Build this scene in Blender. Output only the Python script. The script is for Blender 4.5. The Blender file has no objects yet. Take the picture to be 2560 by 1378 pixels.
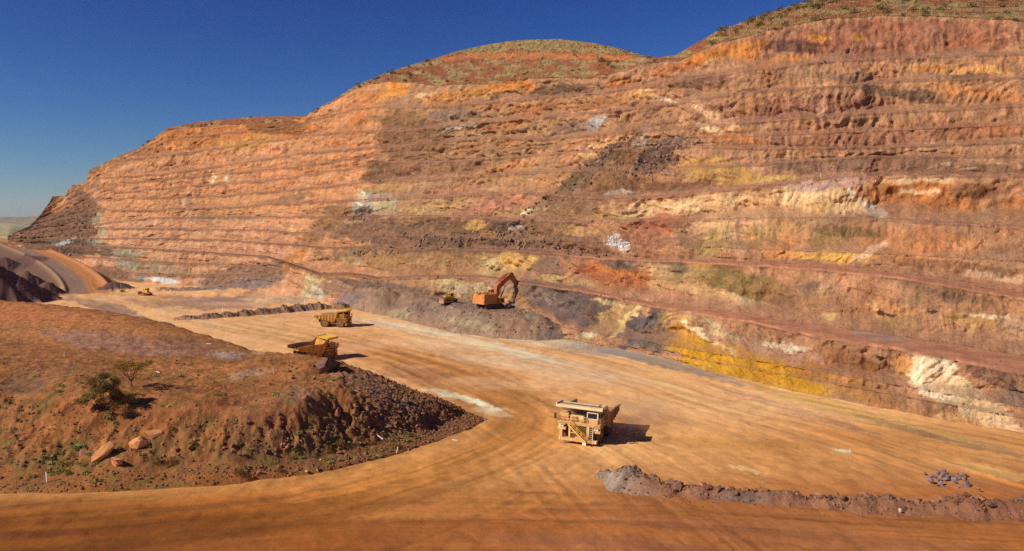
import bpy, bmesh, math, random
import numpy as np
from mathutils import Vector, Matrix

random.seed(7); RNG = np.random.default_rng(11)
SC = bpy.context.scene
COL = SC.collection
# ------------------------------------------------------------------ camera, sky, sun, exposure
CAM_H = 39.5          # metres above the pit floor
FPX = 2000.0          # focal length in pixels of a 2560 wide frame
HOR = 555.0           # row of the horizon in that frame
cam_d = bpy.data.cameras.new('camera'); cam = bpy.data.objects.new('camera', cam_d); COL.objects.link(cam)
cam.location = (0, 0, CAM_H); cam.rotation_euler = (math.radians(90), 0, 0)
cam_d.sensor_width = 36.0; cam_d.lens = 36.0 * FPX / 2560.0
cam_d.shift_y = -(689.0 - HOR) / 2560.0
cam_d.clip_start = 1.0; cam_d.clip_end = 60000.0
SC.camera = cam
SUN_EL = math.radians(35.0); SUN_AZ = math.radians(25.0)   # light travels to +x, turned AZ towards +y
world = bpy.data.worlds.new('World'); SC.world = world; world.use_nodes = True
wn = world.node_tree.nodes; wl = world.node_tree.links; wn.clear()
w_out = wn.new('ShaderNodeOutputWorld'); w_bg = wn.new('ShaderNodeBackground'); w_sky = wn.new('ShaderNodeTexSky')
w_sky.sky_type = 'NISHITA'; w_sky.sun_disc = False
w_sky.sun_elevation = SUN_EL; w_sky.sun_rotation = math.radians(-90.0) - SUN_AZ
w_sky.altitude = 900.0; w_sky.air_density = 1.0; w_sky.dust_density = 0.45; w_sky.ozone_density = 3.0
w_bg.inputs['Strength'].default_value = 0.052
# photographed through a polariser: deeper blue aloft, same hue at the horizon
w_se = wn.new('ShaderNodeSeparateColor'); w_co = wn.new('ShaderNodeCombineColor'); wl.new(w_sky.outputs[0], w_se.inputs[0])
for i_, (ex_, k_) in enumerate(((2.05, 0.15), (1.85, 0.235), (1.25, 0.88))):
    pw_ = wn.new('ShaderNodeMath'); pw_.operation = 'POWER'; pw_.inputs[1].default_value = ex_; ml_ = wn.new('ShaderNodeMath'); ml_.operation = 'MULTIPLY'; ml_.inputs[1].default_value = k_
    wl.new(w_se.outputs[i_], pw_.inputs[0]); wl.new(pw_.outputs[0], ml_.inputs[0]); wl.new(ml_.outputs[0], w_co.inputs[i_])
wl.new(w_co.outputs[0], w_bg.inputs[0]); wl.new(w_bg.outputs[0], w_out.inputs[0])
sun_d = bpy.data.lights.new('sun', 'SUN'); sun = bpy.data.objects.new('sun', sun_d); COL.objects.link(sun)
sun_d.energy = 5.0; sun_d.angle = math.radians(0.5); sun_d.color = (1.0, 0.93, 0.82)
LDIR = Vector((math.cos(SUN_EL) * math.cos(SUN_AZ), math.cos(SUN_EL) * math.sin(SUN_AZ), -math.sin(SUN_EL)))
sun.rotation_euler = LDIR.to_track_quat('-Z', 'Y').to_euler()
sun.location = (-200, -150, 200)
SC.view_settings.view_transform = 'Standard'; SC.view_settings.look = 'None'
SC.view_settings.exposure = 0.0; SC.view_settings.gamma = 1.0; SC.view_settings.use_curve_mapping = False
SC.render.engine = 'CYCLES'
SC.cycles.max_bounces = 4; SC.cycles.diffuse_bounces = 2; SC.cycles.glossy_bounces = 2
SC.cycles.transparent_max_bounces = 6; SC.cycles.volume_bounces = 1
SC.cycles.use_denoising = False

# ------------------------------------------------------------------ numpy helpers
f32 = np.float32
def lin(c):
    c = np.asarray(c, dtype=float) / 255.0
    return np.where(c <= 0.04045, c / 12.92, ((c + 0.055) / 1.055) ** 2.4)
def _h(ix, iy, seed):
    h = (ix.astype(np.int64) * 374761393 + iy.astype(np.int64) * 668265263 + seed * 974634777) & 0xFFFFFFFF
    h = ((h ^ (h >> 13)) * 1274126177) & 0xFFFFFFFF
    return h ^ (h >> 16)
_GA = np.linspace(0, 2 * np.pi, 64, endpoint=False); _GX = np.cos(_GA).astype(f32); _GY = np.sin(_GA).astype(f32)
def noise(x, y, seed=0):
    """2-D gradient noise, about -1..1"""
    x = np.asarray(x, f32); y = np.asarray(y, f32)
    x, y = np.broadcast_arrays(x, y)
    x0 = np.floor(x); y0 = np.floor(y); fx = x - x0; fy = y - y0
    u = fx * fx * fx * (fx * (fx * 6 - 15) + 10); v = fy * fy * fy * (fy * (fy * 6 - 15) + 10)
    ix = x0.astype(np.int64); iy = y0.astype(np.int64)
    def g(a, b, dx, dy):
        k = _h(ix + a, iy + b, seed) & 63
        return _GX[k] * dx + _GY[k] * dy
    n0 = g(0, 0, fx, fy) * (1 - u) + g(1, 0, fx - 1, fy) * u
    n1 = g(0, 1, fx, fy - 1) * (1 - u) + g(1, 1, fx - 1, fy - 1) * u
    return (n0 * (1 - v) + n1 * v) * 1.5
def fbm(x, y, seed=0, octv=4, gain=0.5, lac=2.03):
    s = 0.0; a = 1.0; t = 0.0
    for o in range(octv):
        s = s + a * noise(x, y, seed + o * 17); t += a
        a *= gain; x = np.asarray(x) * lac + 3.7; y = np.asarray(y) * lac + 1.3
    return s / t * 1.4
def ridged(x, y, seed=0, octv=3):
    s = 0.0; a = 1.0; t = 0.0
    for o in range(octv):
        s = s + a * (1 - np.abs(noise(x, y, seed + o * 13)) * 2); t += a
        a *= 0.5; x = np.asarray(x) * 2.1; y = np.asarray(y) * 2.1
    return s / t
def sstep(a, b, x):
    t = np.clip((np.asarray(x) - a) / (b - a), 0, 1); return t * t * (3 - 2 * t)
def poly(pts, x, col=1):
    p = np.array(sorted(pts), float); return np.interp(x, p[:, 0], p[:, col])
def flo(px, py, z=0.0):
    """plan position of the point seen at (px,py) when it lies at height z"""
    d = (CAM_H - z) * FPX / (py - HOR); return ((px - 1280.0) / FPX * d, d)
def at(px, py, d):
    return Vector(((px - 1280.0) / FPX * d, d, CAM_H - d * (py - HOR) / FPX))
def pix(x, y, z):
    return 1280.0 + np.asarray(x) / y * FPX, HOR + (CAM_H - np.asarray(z)) / y * FPX
def poly_st(P, X, Y):
    """arc length, signed offset and distance of points from a polyline"""
    P = [(float(a), float(b)) for a, b in np.asarray(P, float)]; X = np.asarray(X, f32); Y = np.asarray(Y, f32); best = np.full(X.shape, 1e12, f32); S = np.zeros(X.shape, f32); T = np.zeros(X.shape, f32); acc = 0.0
    for i in range(len(P) - 1):
        ax, ay = P[i]; bx, by = P[i + 1]; dx, dy = bx - ax, by - ay; L = math.hypot(dx, dy)
        t = ((X - ax) * dx + (Y - ay) * dy) / (L * L)
        tc = np.clip(t, 0, 1)
        if i == 0: te = np.where(t < 0, t, tc)
        elif i == len(P) - 2: te = np.where(t > 1, t, tc)
        else: te = tc
        qx = ax + te * dx; qy = ay + te * dy
        dd = (X - qx) ** 2 + (Y - qy) ** 2
        m = dd < best
        cr = ((X - ax) * dy - (Y - ay) * dx) / L
        best = np.where(m, dd, best); S = np.where(m, acc + te * L, S); T = np.where(m, np.sign(cr), T)
        acc += L
    best = np.sqrt(best); return S, T * best, best
def spline(P, n=8):
    """Catmull-Rom through P"""
    P = np.asarray(P, float); Q = np.vstack([2 * P[0] - P[1], P, 2 * P[-1] - P[-2]]); out = []
    for i in range(1, len(Q) - 2):
        for k in range(n):
            t = k / n
            out.append(0.5 * ((2 * Q[i]) + (-Q[i - 1] + Q[i + 1]) * t + (2 * Q[i - 1] - 5 * Q[i] + 4 * Q[i + 1] - Q[i + 2]) * t * t
                              + (-Q[i - 1] + 3 * Q[i] - 3 * Q[i + 1] + Q[i + 2]) * t ** 3))
    out.append(P[-1]); return np.array(out)
def in_poly(P, X, Y):
    P = np.asarray(P, float); r = np.zeros(X.shape, bool); n = len(P)
    for i in range(n):
        x1, y1 = P[i]; x2, y2 = P[(i + 1) % n]
        if y1 == y2: continue
        c = ((y1 > Y) != (y2 > Y)) & (X < (x2 - x1) * (Y - y1) / (y2 - y1) + x1)
        r ^= c
    return r
def mix(a, b, w):
    return a * (1 - w[..., None]) + b * w[..., None]

def tag(o, label=None, cat=None, group=None, kind=None):
    if label: o['label'] = label
    if cat: o['category'] = cat
    if group: o['group'] = group
    if kind: o['kind'] = kind
    return o
def link(o, parent=None):
    COL.objects.link(o)
    if parent is not None: o.parent = parent
    return o
def empty(name, loc=(0, 0, 0), rz=0.0):
    o = bpy.data.objects.new(name, None); o.empty_display_size = 0.5
    o.location = loc; o.rotation_euler = (0, 0, rz); return link(o)
def raw_mesh(name, V, F, mat=None, colr=None, smooth=True, alpha=None):
    """fast mesh from numpy arrays; F is (n,3) or (n,4)"""
    V = np.ascontiguousarray(V, f32); F = np.ascontiguousarray(F, np.int32); k = F.shape[1]
    me = bpy.data.meshes.new(name)
    me.vertices.add(len(V)); me.vertices.foreach_set('co', V.ravel())
    me.loops.add(F.size); me.loops.foreach_set('vertex_index', F.ravel())
    me.polygons.add(len(F)); me.polygons.foreach_set('loop_start', np.arange(0, F.size, k, dtype=np.int32))
    me.polygons.foreach_set('use_smooth', np.full(len(F), bool(smooth)))
    me.update(calc_edges=True)
    if colr is not None:
        a = me.color_attributes.new('Col', 'FLOAT_COLOR', 'POINT')
        c4 = np.ones((len(V), 4), f32); c4[:, :3] = colr
        if alpha is not None: c4[:, 3] = alpha
        a.data.foreach_set('color', c4.ravel())
    if mat: me.materials.append(mat)
    return me
def grid_faces(nr, nc, flip=False):
    r, c = np.meshgrid(np.arange(nr - 1), np.arange(nc - 1), indexing='ij'); i = (r * nc + c).ravel()
    F = np.stack([i, i + 1, i + nc + 1, i + nc], 1)
    return F[:, ::-1] if flip else F

# ------------------------------------------------------------------ materials
def nodes_of(name):
    m = bpy.data.materials.new(name); m.use_nodes = True
    return m, m.node_tree.nodes, m.node_tree.links, m.node_tree.nodes['Principled BSDF']
def mat_earth(name, scale=1.0, var=0.35, bump=0.5, stretch=(1, 1, 1), rough=0.95, fine=1.0, bdist=0.25):
    """rock or soil: colour attribute broken up by noise of three sizes, and fine relief"""
    m, N, L, b = nodes_of(name)
    at_ = N.new('ShaderNodeVertexColor'); at_.layer_name = 'Col'
    tc = N.new('ShaderNodeTexCoord'); mp = N.new('ShaderNodeMapping'); mp.inputs['Scale'].default_value = stretch
    L.new(tc.outputs['Object'], mp.inputs[0])
    n1 = N.new('ShaderNodeTexNoise'); n1.inputs['Scale'].default_value = 0.35 * scale; n1.inputs['Detail'].default_value = 8; n1.inputs['Roughness'].default_value = 0.68
    n2 = N.new('ShaderNodeTexNoise'); n2.inputs['Scale'].default_value = 2.2 * scale; n2.inputs['Detail'].default_value = 6; n2.inputs['Roughness'].default_value = 0.7
    L.new(mp.outputs[0], n1.inputs['Vector']); L.new(mp.outputs[0], n2.inputs['Vector'])
    r1 = N.new('ShaderNodeMapRange'); r1.inputs['From Min'].default_value = 0.3; r1.inputs['From Max'].default_value = 0.7
    r1.inputs['To Min'].default_value = 1 - var; r1.inputs['To Max'].default_value = 1 + var
    r2 = N.new('ShaderNodeMapRange'); r2.inputs['From Min'].default_value = 0.3; r2.inputs['From Max'].default_value = 0.7
    r2.inputs['To Min'].default_value = 1 - var * 0.7 * fine; r2.inputs['To Max'].default_value = 1 + var * 0.7 * fine
    L.new(n1.outputs['Fac'], r1.inputs[0]); L.new(n2.outputs['Fac'], r2.inputs[0])
    mu = N.new('ShaderNodeMath'); mu.operation = 'MULTIPLY'; L.new(r1.outputs[0], mu.inputs[0]); L.new(r2.outputs[0], mu.inputs[1])
    vm = N.new('ShaderNodeVectorMath'); vm.operation = 'SCALE'; L.new(at_.outputs['Color'], vm.inputs[0]); L.new(mu.outputs[0], vm.inputs['Scale'])
    L.new(vm.outputs[0], b.inputs['Base Color'])
    b.inputs['Roughness'].default_value = rough; b.inputs['Specular IOR Level'].default_value = 0.12
    ad = N.new('ShaderNodeMath'); ad.operation = 'MULTIPLY_ADD'; ad.inputs[1].default_value = 0.45
    L.new(n2.outputs['Fac'], ad.inputs[0]); L.new(n1.outputs['Fac'], ad.inputs[2])
    bp = N.new('ShaderNodeBump'); bp.inputs['Strength'].default_value = bump; bp.inputs['Distance'].default_value = bdist / scale * 4
    ba = N.new('ShaderNodeMath'); ba.operation = 'MULTIPLY'; ba.inputs[1].default_value = bump; L.new(at_.outputs['Alpha'], ba.inputs[0]); L.new(ba.outputs[0], bp.inputs['Strength'])
    L.new(ad.outputs[0], bp.inputs['Height']); L.new(bp.outputs[0], b.inputs['Normal'])
    return m
def mat_plain(name, rgb, rough=0.6, var=0.2, scale=1.5, metal=0.0, dust=None, dustamt=0.5, spec=0.3):
    """paint, steel, rubber or timber: base colour with blotches and, if asked, dust lying in patches"""
    m, N, L, b = nodes_of(name)
    tc = N.new('ShaderNodeTexCoord'); n1 = N.new('ShaderNodeTexNoise')
    n1.inputs['Scale'].default_value = scale; n1.inputs['Detail'].default_value = 6; n1.inputs['Roughness'].default_value = 0.65
    L.new(tc.outputs['Object'], n1.inputs['Vector'])
    c = lin(rgb)
    rp = N.new('ShaderNodeMapRange'); rp.inputs['From Min'].default_value = 0.3; rp.inputs['From Max'].default_value = 0.7
    rp.inputs['To Min'].default_value = 1 - var; rp.inputs['To Max'].default_value = 1 + var
    L.new(n1.outputs['Fac'], rp.inputs[0])
    vm = N.new('ShaderNodeVectorMath'); vm.operation = 'SCALE'; vm.inputs[0].default_value = tuple(c); L.new(rp.outputs[0], vm.inputs['Scale'])
    src = vm.outputs[0]
    if dust is not None:
        n2 = N.new('ShaderNodeTexNoise'); n2.inputs['Scale'].default_value = scale * 0.6; n2.inputs['Detail'].default_value = 7
        L.new(tc.outputs['Object'], n2.inputs['Vector'])
        rr = N.new('ShaderNodeMapRange'); rr.inputs['From Min'].default_value = 0.35; rr.inputs['From Max'].default_value = 0.65
        rr.inputs['To Min'].default_value = max(0, dustamt - 0.35); rr.inputs['To Max'].default_value = min(1, dustamt + 0.35)
        L.new(n2.outputs['Fac'], rr.inputs[0])
        mx = N.new('ShaderNodeMix'); mx.data_type = 'RGBA'; mx.inputs[7].default_value = (*lin(dust), 1)
        L.new(rr.outputs[0], mx.inputs[0]); L.new(src, mx.inputs[6]); src = mx.outputs[2]
    L.new(src, b.inputs['Base Color'])
    b.inputs['Roughness'].default_value = rough; b.inputs['Metallic'].default_value = metal; b.inputs['Specular IOR Level'].default_value = spec
    return m
# ------------------------------------------------------------------ the pit wall: benches surveyed bottom to top
LCOL = np.array([1.0, 0.90, 0.80])      # warmth of the light on the ground
LW = 1.13 * LCOL   # sunlit wall: seen brightness over albedo
LF = 0.98 * LCOL   # sunlit flat ground
SKY_L = [(20, 590), (60, 572), (75, 565), (100, 540), (125, 505), (131, 491), (168, 489), (180, 463), (214, 456), (224, 426), (270, 402), (310, 384), (345, 372), (385, 345), (420, 320), (480, 307),
         (560, 298), (640, 292), (765, 290), (800, 268), (830, 252), (890, 214), (960, 184), (1030, 162), (1090, 145), (1140, 129), (1200, 115), (1270, 103), (1330, 99),
         (1400, 98), (1480, 107), (1550, 122), (1610, 141), (1650, 143), (1690, 137), (1740, 108), (1790, 80), (1850, 58), (1900, 40), (1960, 20), (2010, 6), (2100, -20), (2300, -62), (2560, -110), (2800, -150)]
TOE_Y = [(20, 630), (130, 668), (230, 700), (330, 712), (420, 716), (560, 716), (650, 706), (720, 712), (770, 752), (900, 775), (1050, 800), (1200, 815), (1300, 826), (1400, 845), (1500, 864),
         (1600, 880), (1800, 936), (2000, 982), (2100, 1003), (2300, 1040), (2400, 1060), (2560, 1084), (2800, 1125)]
TOE_D = [(20, 660), (130, 610), (250, 550), (400, 503), (560, 482), (700, 440), (800, 402), (900, 372), (1050, 345), (1200, 318), (1300, 296), (1400, 272), (1500, 254),
         (1600, 243), (1800, 207), (2000, 185), (2100, 176.5), (2300, 163), (2400, 156.5), (2560, 149.5), (2800, 139)]
# name, polyline (px, py), slope of the rise below it (deg), bench behind: ('y', polyline) or ('w', polyline of widths)
WL = [
 ('K1', [(20, 622), (200, 672), (300, 684), (400, 690), (520, 692), (650, 688), (720, 700), (780, 735), (900, 755), (1100, 782), (2800, 1090)], 52, [(20, 3), (300, 9), (550, 9), (700, 2), (780, 0), (2800, 0)]),
 ('K2', [(20, 615), (130, 640), (250, 648), (330, 655), (460, 662), (560, 664), (650, 668), (740, 690), (800, 718), (900, 738), (1100, 765), (2800, 1060)], 55, [(20, 3), (250, 10), (500, 8), (700, 3), (780, 0), (2800, 0)]),
 ('L1', [(20, 608), (130, 618), (290, 619), (500, 633), (671, 645), (740, 668), (800, 690), (880, 690), (950, 699), (1090, 692), (1200, 694), (1280, 705), (1348, 714), (1450, 728), (1550, 747), (1640, 768), (1760, 787), (1882, 808), (2040, 842), (2220, 870), (2400, 905), (2560, 936), (2800, 985)], 58,
   ('y', [(20, 606), (290, 616), (500, 628), (671, 638), (740, 655), (800, 672), (880, 680), (950, 692), (1090, 687), (1200, 688), (1280, 698), (1348, 707), (1450, 720), (1550, 738), (1640, 756), (1760, 770), (1882, 785), (2040, 812), (2220, 836), (2400, 862), (2560, 890), (2800, 935)])),
 ('L3', [(20, 602), (308, 597), (544, 601), (690, 612), (829, 622), (915, 618), (1012, 626), (1090, 623), (1286, 628), (1400, 636), (1500, 648), (1815, 661), (2040, 674), (2220, 692), (2400, 720), (2560, 750), (2800, 800)], 52,
   ('y', [(20, 600), (308, 594), (544, 597), (690, 606), (829, 614), (915, 611), (1012, 619), (1090, 617), (1286, 621), (1400, 629), (1500, 640), (1815, 650), (2040, 660), (2220, 677), (2400, 703), (2560, 730), (2800, 775)])),
 ('M', [(20, 595), (247, 572), (508, 576), (690, 580), (829, 590), (1000, 592), (1300, 600), (1600, 610), (2000, 628), (2300, 640), (2560, 655), (2800, 670)], 55, [(20, 3), (690, 7), (860, 1), (1000, 0), (2800, 0)]),
 ('L5', [(20, 585), (381, 547), (690, 544), (872, 545), (1005, 543), (1188, 545), (1302, 551), (1442, 556), (1600, 552), (1800, 550), (2000, 548), (2175, 549), (2400, 560), (2560, 572), (2800, 590)], 50, [(20, 3), (700, 9), (900, 14), (1350, 12), (1550, 3), (2050, 3), (2250, 10), (2800, 10)]),
 ('C4', [(20, 583), (232, 528), (363, 528), (544, 521), (762, 509), (1012, 497), (1130, 491), (1310, 482), (1440, 492), (1560, 500), (1722, 488), (1885, 467), (2048, 447), (2210, 443), (2373, 439), (2560, 440), (2800, 442)], 60, [(20, 3), (700, 8), (1200, 8), (1450, 10), (1900, 12), (2800, 14)]),
 ('C5', [(20, 582), (250, 500), (425, 496), (544, 492), (726, 478), (871, 463), (970, 450), (1090, 450), (1208, 441), (1400, 428), (1600, 430), (1885, 412), (2170, 392), (2560, 392), (2800, 392)], 48, [(20, 3), (700, 7), (1200, 6), (1500, 2), (1900, 4), (2200, 9), (2800, 9)]),
 ('C6', [(20, 581), (268, 485), (450, 469), (690, 452), (900, 418), (934, 407), (1090, 405), (1208, 399), (1450, 380), (1700, 364), (1885, 372), (2170, 370), (2560, 356), (2800, 350)], 62, [(20, 3), (700, 7), (1200, 6), (1500, 3), (1900, 3), (2800, 4)]),
 ('C6b', [(20, 580), (268, 462), (450, 447), (600, 432), (720, 422), (850, 403), (960, 387), (1100, 384), (1208, 374), (1450, 362), (1700, 345), (1885, 342), (2170, 330), (2560, 312), (2800, 305)], 62, [(20, 3), (700, 6), (920, 5), (1000, 0), (2800, 0)]),
 ('C7', [(20, 579), (240, 447), (400, 438), (545, 418), (700, 394), (766, 384), (973, 368), (1223, 345), (1364, 349), (1500, 337), (1700, 320), (1844, 309), (2170, 284), (2560, 264), (2800, 254)], 66, [(20, 3), (700, 6), (1100, 7), (2000, 8), (2800, 8)]),
 ('C8', [(20, 578), (283, 405), (435, 388), (600, 365), (760, 342), (900, 330), (1000, 330), (1090, 318), (1190, 309), (1310, 297), (1560, 275), (1700, 259), (1860, 232), (2027, 221), (2250, 203), (2560, 195), (2800, 190)], 64, [(20, 2), (700, 6), (1100, 6), (2000, 8), (2800, 8)]),
 ('C9', [(20, 577), (345, 378), (420, 350), (560, 335), (700, 322), (790, 300), (880, 278), (960, 268), (1100, 268), (1300, 250), (1500, 232), (1700, 204), (1865, 178), (2068, 154), (2332, 142), (2560, 136), (2800, 130)], 58, [(20, 1), (700, 4), (1100, 4), (1800, 7), (2800, 9)]),
 ('C10', [(20, 576), (345, 373), (420, 326), (560, 312), (700, 305), (765, 293), (830, 258), (890, 222), (965, 203), (1100, 214), (1240, 208), (1330, 196), (1460, 196), (1560, 178), (1620, 158), (1700, 152), (1787, 112), (1900, 82), (2048, 49), (2200, 40), (2373, 41), (2560, 54), (2800, 70)], 52, [(20, 0), (2800, 0)]),
]
_wall = {}
def strata(A, Z, U):
    """height along the bedding: gently folded, tipped over where the rock has slumped"""
    tip = sstep(1150, 1450, U)
    return Z + 5.0 * noise(A / 40.0, Z / 30.0, 5) + tip * (11.0 * fbm(A / 60.0, Z / 55.0, 401, 3) + 9.0 * np.sin(A / 34.0 + 1.2 * noise(A / 80, Z / 40, 6)))
def build_wall():
    PX = np.concatenate([np.arange(20, 2700, 2.75), np.arange(2700, 2960, 20)])
    sk = poly(SKY_L, PX)
    n = len(PX); kern = np.ones(23) / 23
    def smooth(a):
        ap = np.concatenate([np.full(11, a[0]), a, np.full(11, a[-1])]); return np.convolve(ap, kern, 'valid')
    def jag(y, seed, amp):       # crests wander a little
        return y + amp * (fbm(PX / 38.0, np.full(n, seed * 3.1), seed, 4))
    D = [smooth(poly(TOE_D, PX))]; Y = [poly(TOE_Y, PX)]; Z = [CAM_H - D[0] * (Y[0] - HOR) / FPX]; kinds = []; Wd = []
    z_ap = np.maximum(Z[0], 0.0); D.insert(0, D[0] - z_ap * 1.7 - 1.2); Z.insert(0, Z[0] * 0 - 1.0); Y.insert(0, HOR + (CAM_H - Z[0]) / D[0] * FPX); kinds.append('f'); Wd.append(PX * 0)
    for k, (nm, pl, ang, w) in enumerate(WL):
        y = jag(poly(pl, PX), 50 + k, 2.2 if nm != 'L1' else 1.0)
        y = np.minimum(y, Y[-1] - 0.6)
        lim = sk + 0.35 * (len(WL) - k); clamped = sstep(6, 0, y - lim)
        y = np.maximum(y, lim)
        ta = math.tan(math.radians(ang))
        d = (CAM_H - Z[-1] + D[-1] * ta) / (ta + (y - HOR) / FPX)
        d = np.maximum(d, D[-1] + 0.3); d = smooth(d); z = CAM_H - d * (y - HOR) / FPX
        D.append(d); Y.append(y); Z.append(z); kinds.append('f'); Wd.append(PX * 0)
        if isinstance(w, tuple):
            y2 = np.minimum(jag(poly(w[1], PX), 80 + k, 1.0), y - 0.4)
            z2 = z + 0.2; d2 = (CAM_H - z2) * FPX / np.maximum(y2 - HOR, 8); d2 = np.clip(d2, d + 0.5, d + 26); d2 = smooth(d2)
        else:
            d2 = d + poly(w, PX) * (1 - clamped) + 0.05; z2 = z + 0.04 * (d2 - d)
        D.append(d2); Z.append(z2); Y.append(HOR + (CAM_H - z2) / d2 * FPX); kinds.append('b'); Wd.append(d2 - d); Wd[-2] = d2 - d
    # natural hillside above the excavation, up to the skyline and over
    ta = math.tan(math.radians(27)); y = sk + 0.8 * fbm(PX / 9.0, PX * 0, 99, 3)
    y = np.minimum(y, Y[-1] - 0.5)
    d = (CAM_H - Z[-1] + D[-1] * ta) / (ta + (y - HOR) / FPX); d = np.clip(d, D[-1] + 0.3, D[-1] + 160); d = smooth(d)
    D.append(d); Z.append(CAM_H - d * (y - HOR) / FPX); Y.append(y); kinds.append('n'); Wd += [PX * 0] * 3
    D.append(d + 50); Z.append(Z[-1] - 1); Y.append(Y[-1]); kinds.append('h')
    D.append(d + 240); Z.append(Z[-1] - 60); Y.append(Y[-1]); kinds.append('h')
    # plan position of every column
    ux = (PX - 1280) / FPX
    xm = ux * D[13]; ym = D[13]
    ds = np.hypot(np.gradient(smooth(xm)), np.gradient(smooth(ym))); A = np.cumsum(ds)      # metres along the wall
    tx = np.gradient(smooth(smooth(xm))); ty = np.gradient(smooth(smooth(ym))); L = np.hypot(tx, ty); nx, ny = ty / L, -tx / L  # towards the pit
    sgn = np.sign(nx * -ux - ny); nx *= sgn; ny *= sgn
    # rows
    cd, cz, seg, tt, TA = [], [], [], [], []
    for k, kd in enumerate(kinds):
        hpx = np.mean(np.abs(Y[k] - Y[k + 1])[PX < 2600])
        m = max(4, int(hpx / 2.0)) if kd in 'fn' else (5 if (kd == 'b' and hpx > 3) else 3)
        if kd == 'f': m = max(m, 8)
        for i in range(m):
            t = i / m
            if kd == 'f':
                t0 = np.clip(0.26 + 0.34 * fbm(A / 26.0, A * 0 + k, 7 + k, 3), 0.04, 0.62)      # height of the talus against the face
                run = np.maximum(D[k + 1] - D[k], .2); rise = np.maximum(Z[k + 1] - Z[k], .05)
                g0 = np.clip(t0 * rise / 0.74 / run, t0, 0.86)
                g = np.where(t < t0, g0 * t / t0, g0 + (1 - g0) * (t - t0) / (1 - t0)); tal = sstep(0.06, -0.06, t - t0)
            else: g = t; tal = A * 0
            TA.append(tal); cd.append(D[k] + (D[k + 1] - D[k]) * g); cz.append(Z[k] + (Z[k + 1] - Z[k]) * t); seg.append(k); tt.append(t)
    cd.append(D[-1]); cz.append(Z[-1]); seg.append(len(kinds) - 1); tt.append(1.0); TA.append(A * 0)
    TA = np.array(TA); Dm = np.array(cd); Zm = np.array(cz); seg = np.array(seg); tt = np.array(tt); nr = len(seg)
    kd_row = np.array([kinds[s] for s in seg]); bw = np.array([Wd[s] for s in seg]); bwt = sstep(0.8, 3.5, bw)
    Um = np.broadcast_to(PX, Dm.shape); Vm = HOR + (CAM_H - Zm) / Dm * FPX; Am = np.broadcast_to(A, Dm.shape)
    # slumps: benches buried by a slide of broken rock
    def ell(cx, cy, rx, ry, ang=0, s=0.35):
        ca, sa = math.cos(math.radians(ang)), math.sin(math.radians(ang))
        u = ((Um - cx) * ca + (Vm - cy) * sa) / rx; v = (-(Um - cx) * sa + (Vm - cy) * ca) / ry
        return sstep(1 + s, 1 - s, np.hypot(u, v))
    sl = np.clip(ell(190, 560, 55, 90, 20) + ell(1500, 440, 190, 60, -38) + ell(1560, 600, 170, 45, 8) + ell(1000, 590, 190, 42) * 0.8 + ell(1660, 395, 90, 50), 0, 1)
    w = 61; Dp = np.pad(Dm, ((w // 2, w // 2), (0, 0)), 'edge'); cs = np.cumsum(np.pad(Dp, ((1, 0), (0, 0))), 0); Db = (cs[w:] - cs[:-w]) / w
    Zp = Zm
    Dm2 = Dm * (1 - 0.75 * sl) + Db * 0.75 * sl
    Dm2 = np.maximum.accumulate(Dm2, 0)
    # relief
    face = np.where(kd_row == 'f', 1.0, np.where(kd_row == 'b', 0.2, np.where(kd_row == 'n', 0.5, 0.0)))[:, None]
    edge = (np.minimum(tt, 1 - tt) * 2)[:, None]
    jz = strata(Am, Zm, Um)
    big = fbm(Am / 19.0, jz / 13.0, 21, 4)
    groove = ridged(Am / 3.1 + 0.6 * noise(Am / 9, Zm / 6, 3), Zm / 17.0, 31, 3)
    fine = fbm(Am / 1.9, Zm / 1.7, 41, 3)
    gmask = sstep(-0.15, 0.35, fbm(Am / 45.0, Zm / 24.0, 77, 2))
    far = np.clip(Dm / 300.0, 0.7, 1.5)
    bil = lambda x, y, sd: (np.abs(noise(x, y, sd)) + .5 * np.abs(noise(x * 2.1, y * 2.1, sd + 1)) + .25 * np.abs(noise(x * 4.3, y * 4.3, sd + 2)) + .125 * np.abs(noise(x * 8.7, y * 8.7, sd + 3))) - .55
    crag = bil(Am / 7.5 + 1.2 * noise(Am / 17, Zm / 9, 4), jz / 6.0, 91)
    st = jz / 3.4 + 0.6 * noise(Am / 12.0, jz / 8.0, 95); saw = st - np.floor(st)           # bedding ledges: undercut, then jutting
    ledge = (saw ** 1.5 - .4) * sstep(-.2, .3, fbm(Am / 30.0, Zm / 14.0, 97, 3)) * (1 - .6 * gmask)
    frac = sstep(.86, .97, ridged(Am / 6.0 + .5 * noise(Am / 5, Zm / 4, 98), Zm / 22.0, 99, 2))
    lft = sstep(1250, 950, Um); calm = 1 - 0.55 * lft
    rt = sstep(1690, 1850, Um) * sstep(450, 405, Vm); gmask = np.maximum(gmask, rt * .9); crag = crag * (1 - .5 * rt); ledge = ledge * (1 - .9 * rt)
    hard = 1 - 0.72 * TA
    disp = face * hard * (1.5 * big - 2.3 * crag * calm + (0.35 + 1.0 * gmask) * groove * (0.35 + 0.65 * edge) * (1 + .5 * rt) + 0.5 * fine * calm + 0.6 * ledge * (1 - .85 * lft) - 1.0 * frac * calm) * far + sl * 0.9 * fbm(Am / 2.3, Zm / 2.0, 55, 3) * far
    disp = disp + TA * face * .35 * fbm(Am / 1.4, Zm / 1.1, 57, 3) * far
    lip = np.where(kd_row == 'b', 1.0, 0.0)[:, None] * np.exp(-((tt[:, None] - 0.25) / 0.25) ** 2)
    Zr = Zm + bwt * lip * (0.5 + 0.6 * np.abs(fbm(Am / 3.0, Zm * 0, 66, 3))) * np.clip(Dm / 260, 0.4, 1.6) * np.where((seg == 6) | (seg == 8), 0.3, 1.0)[:, None]
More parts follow.
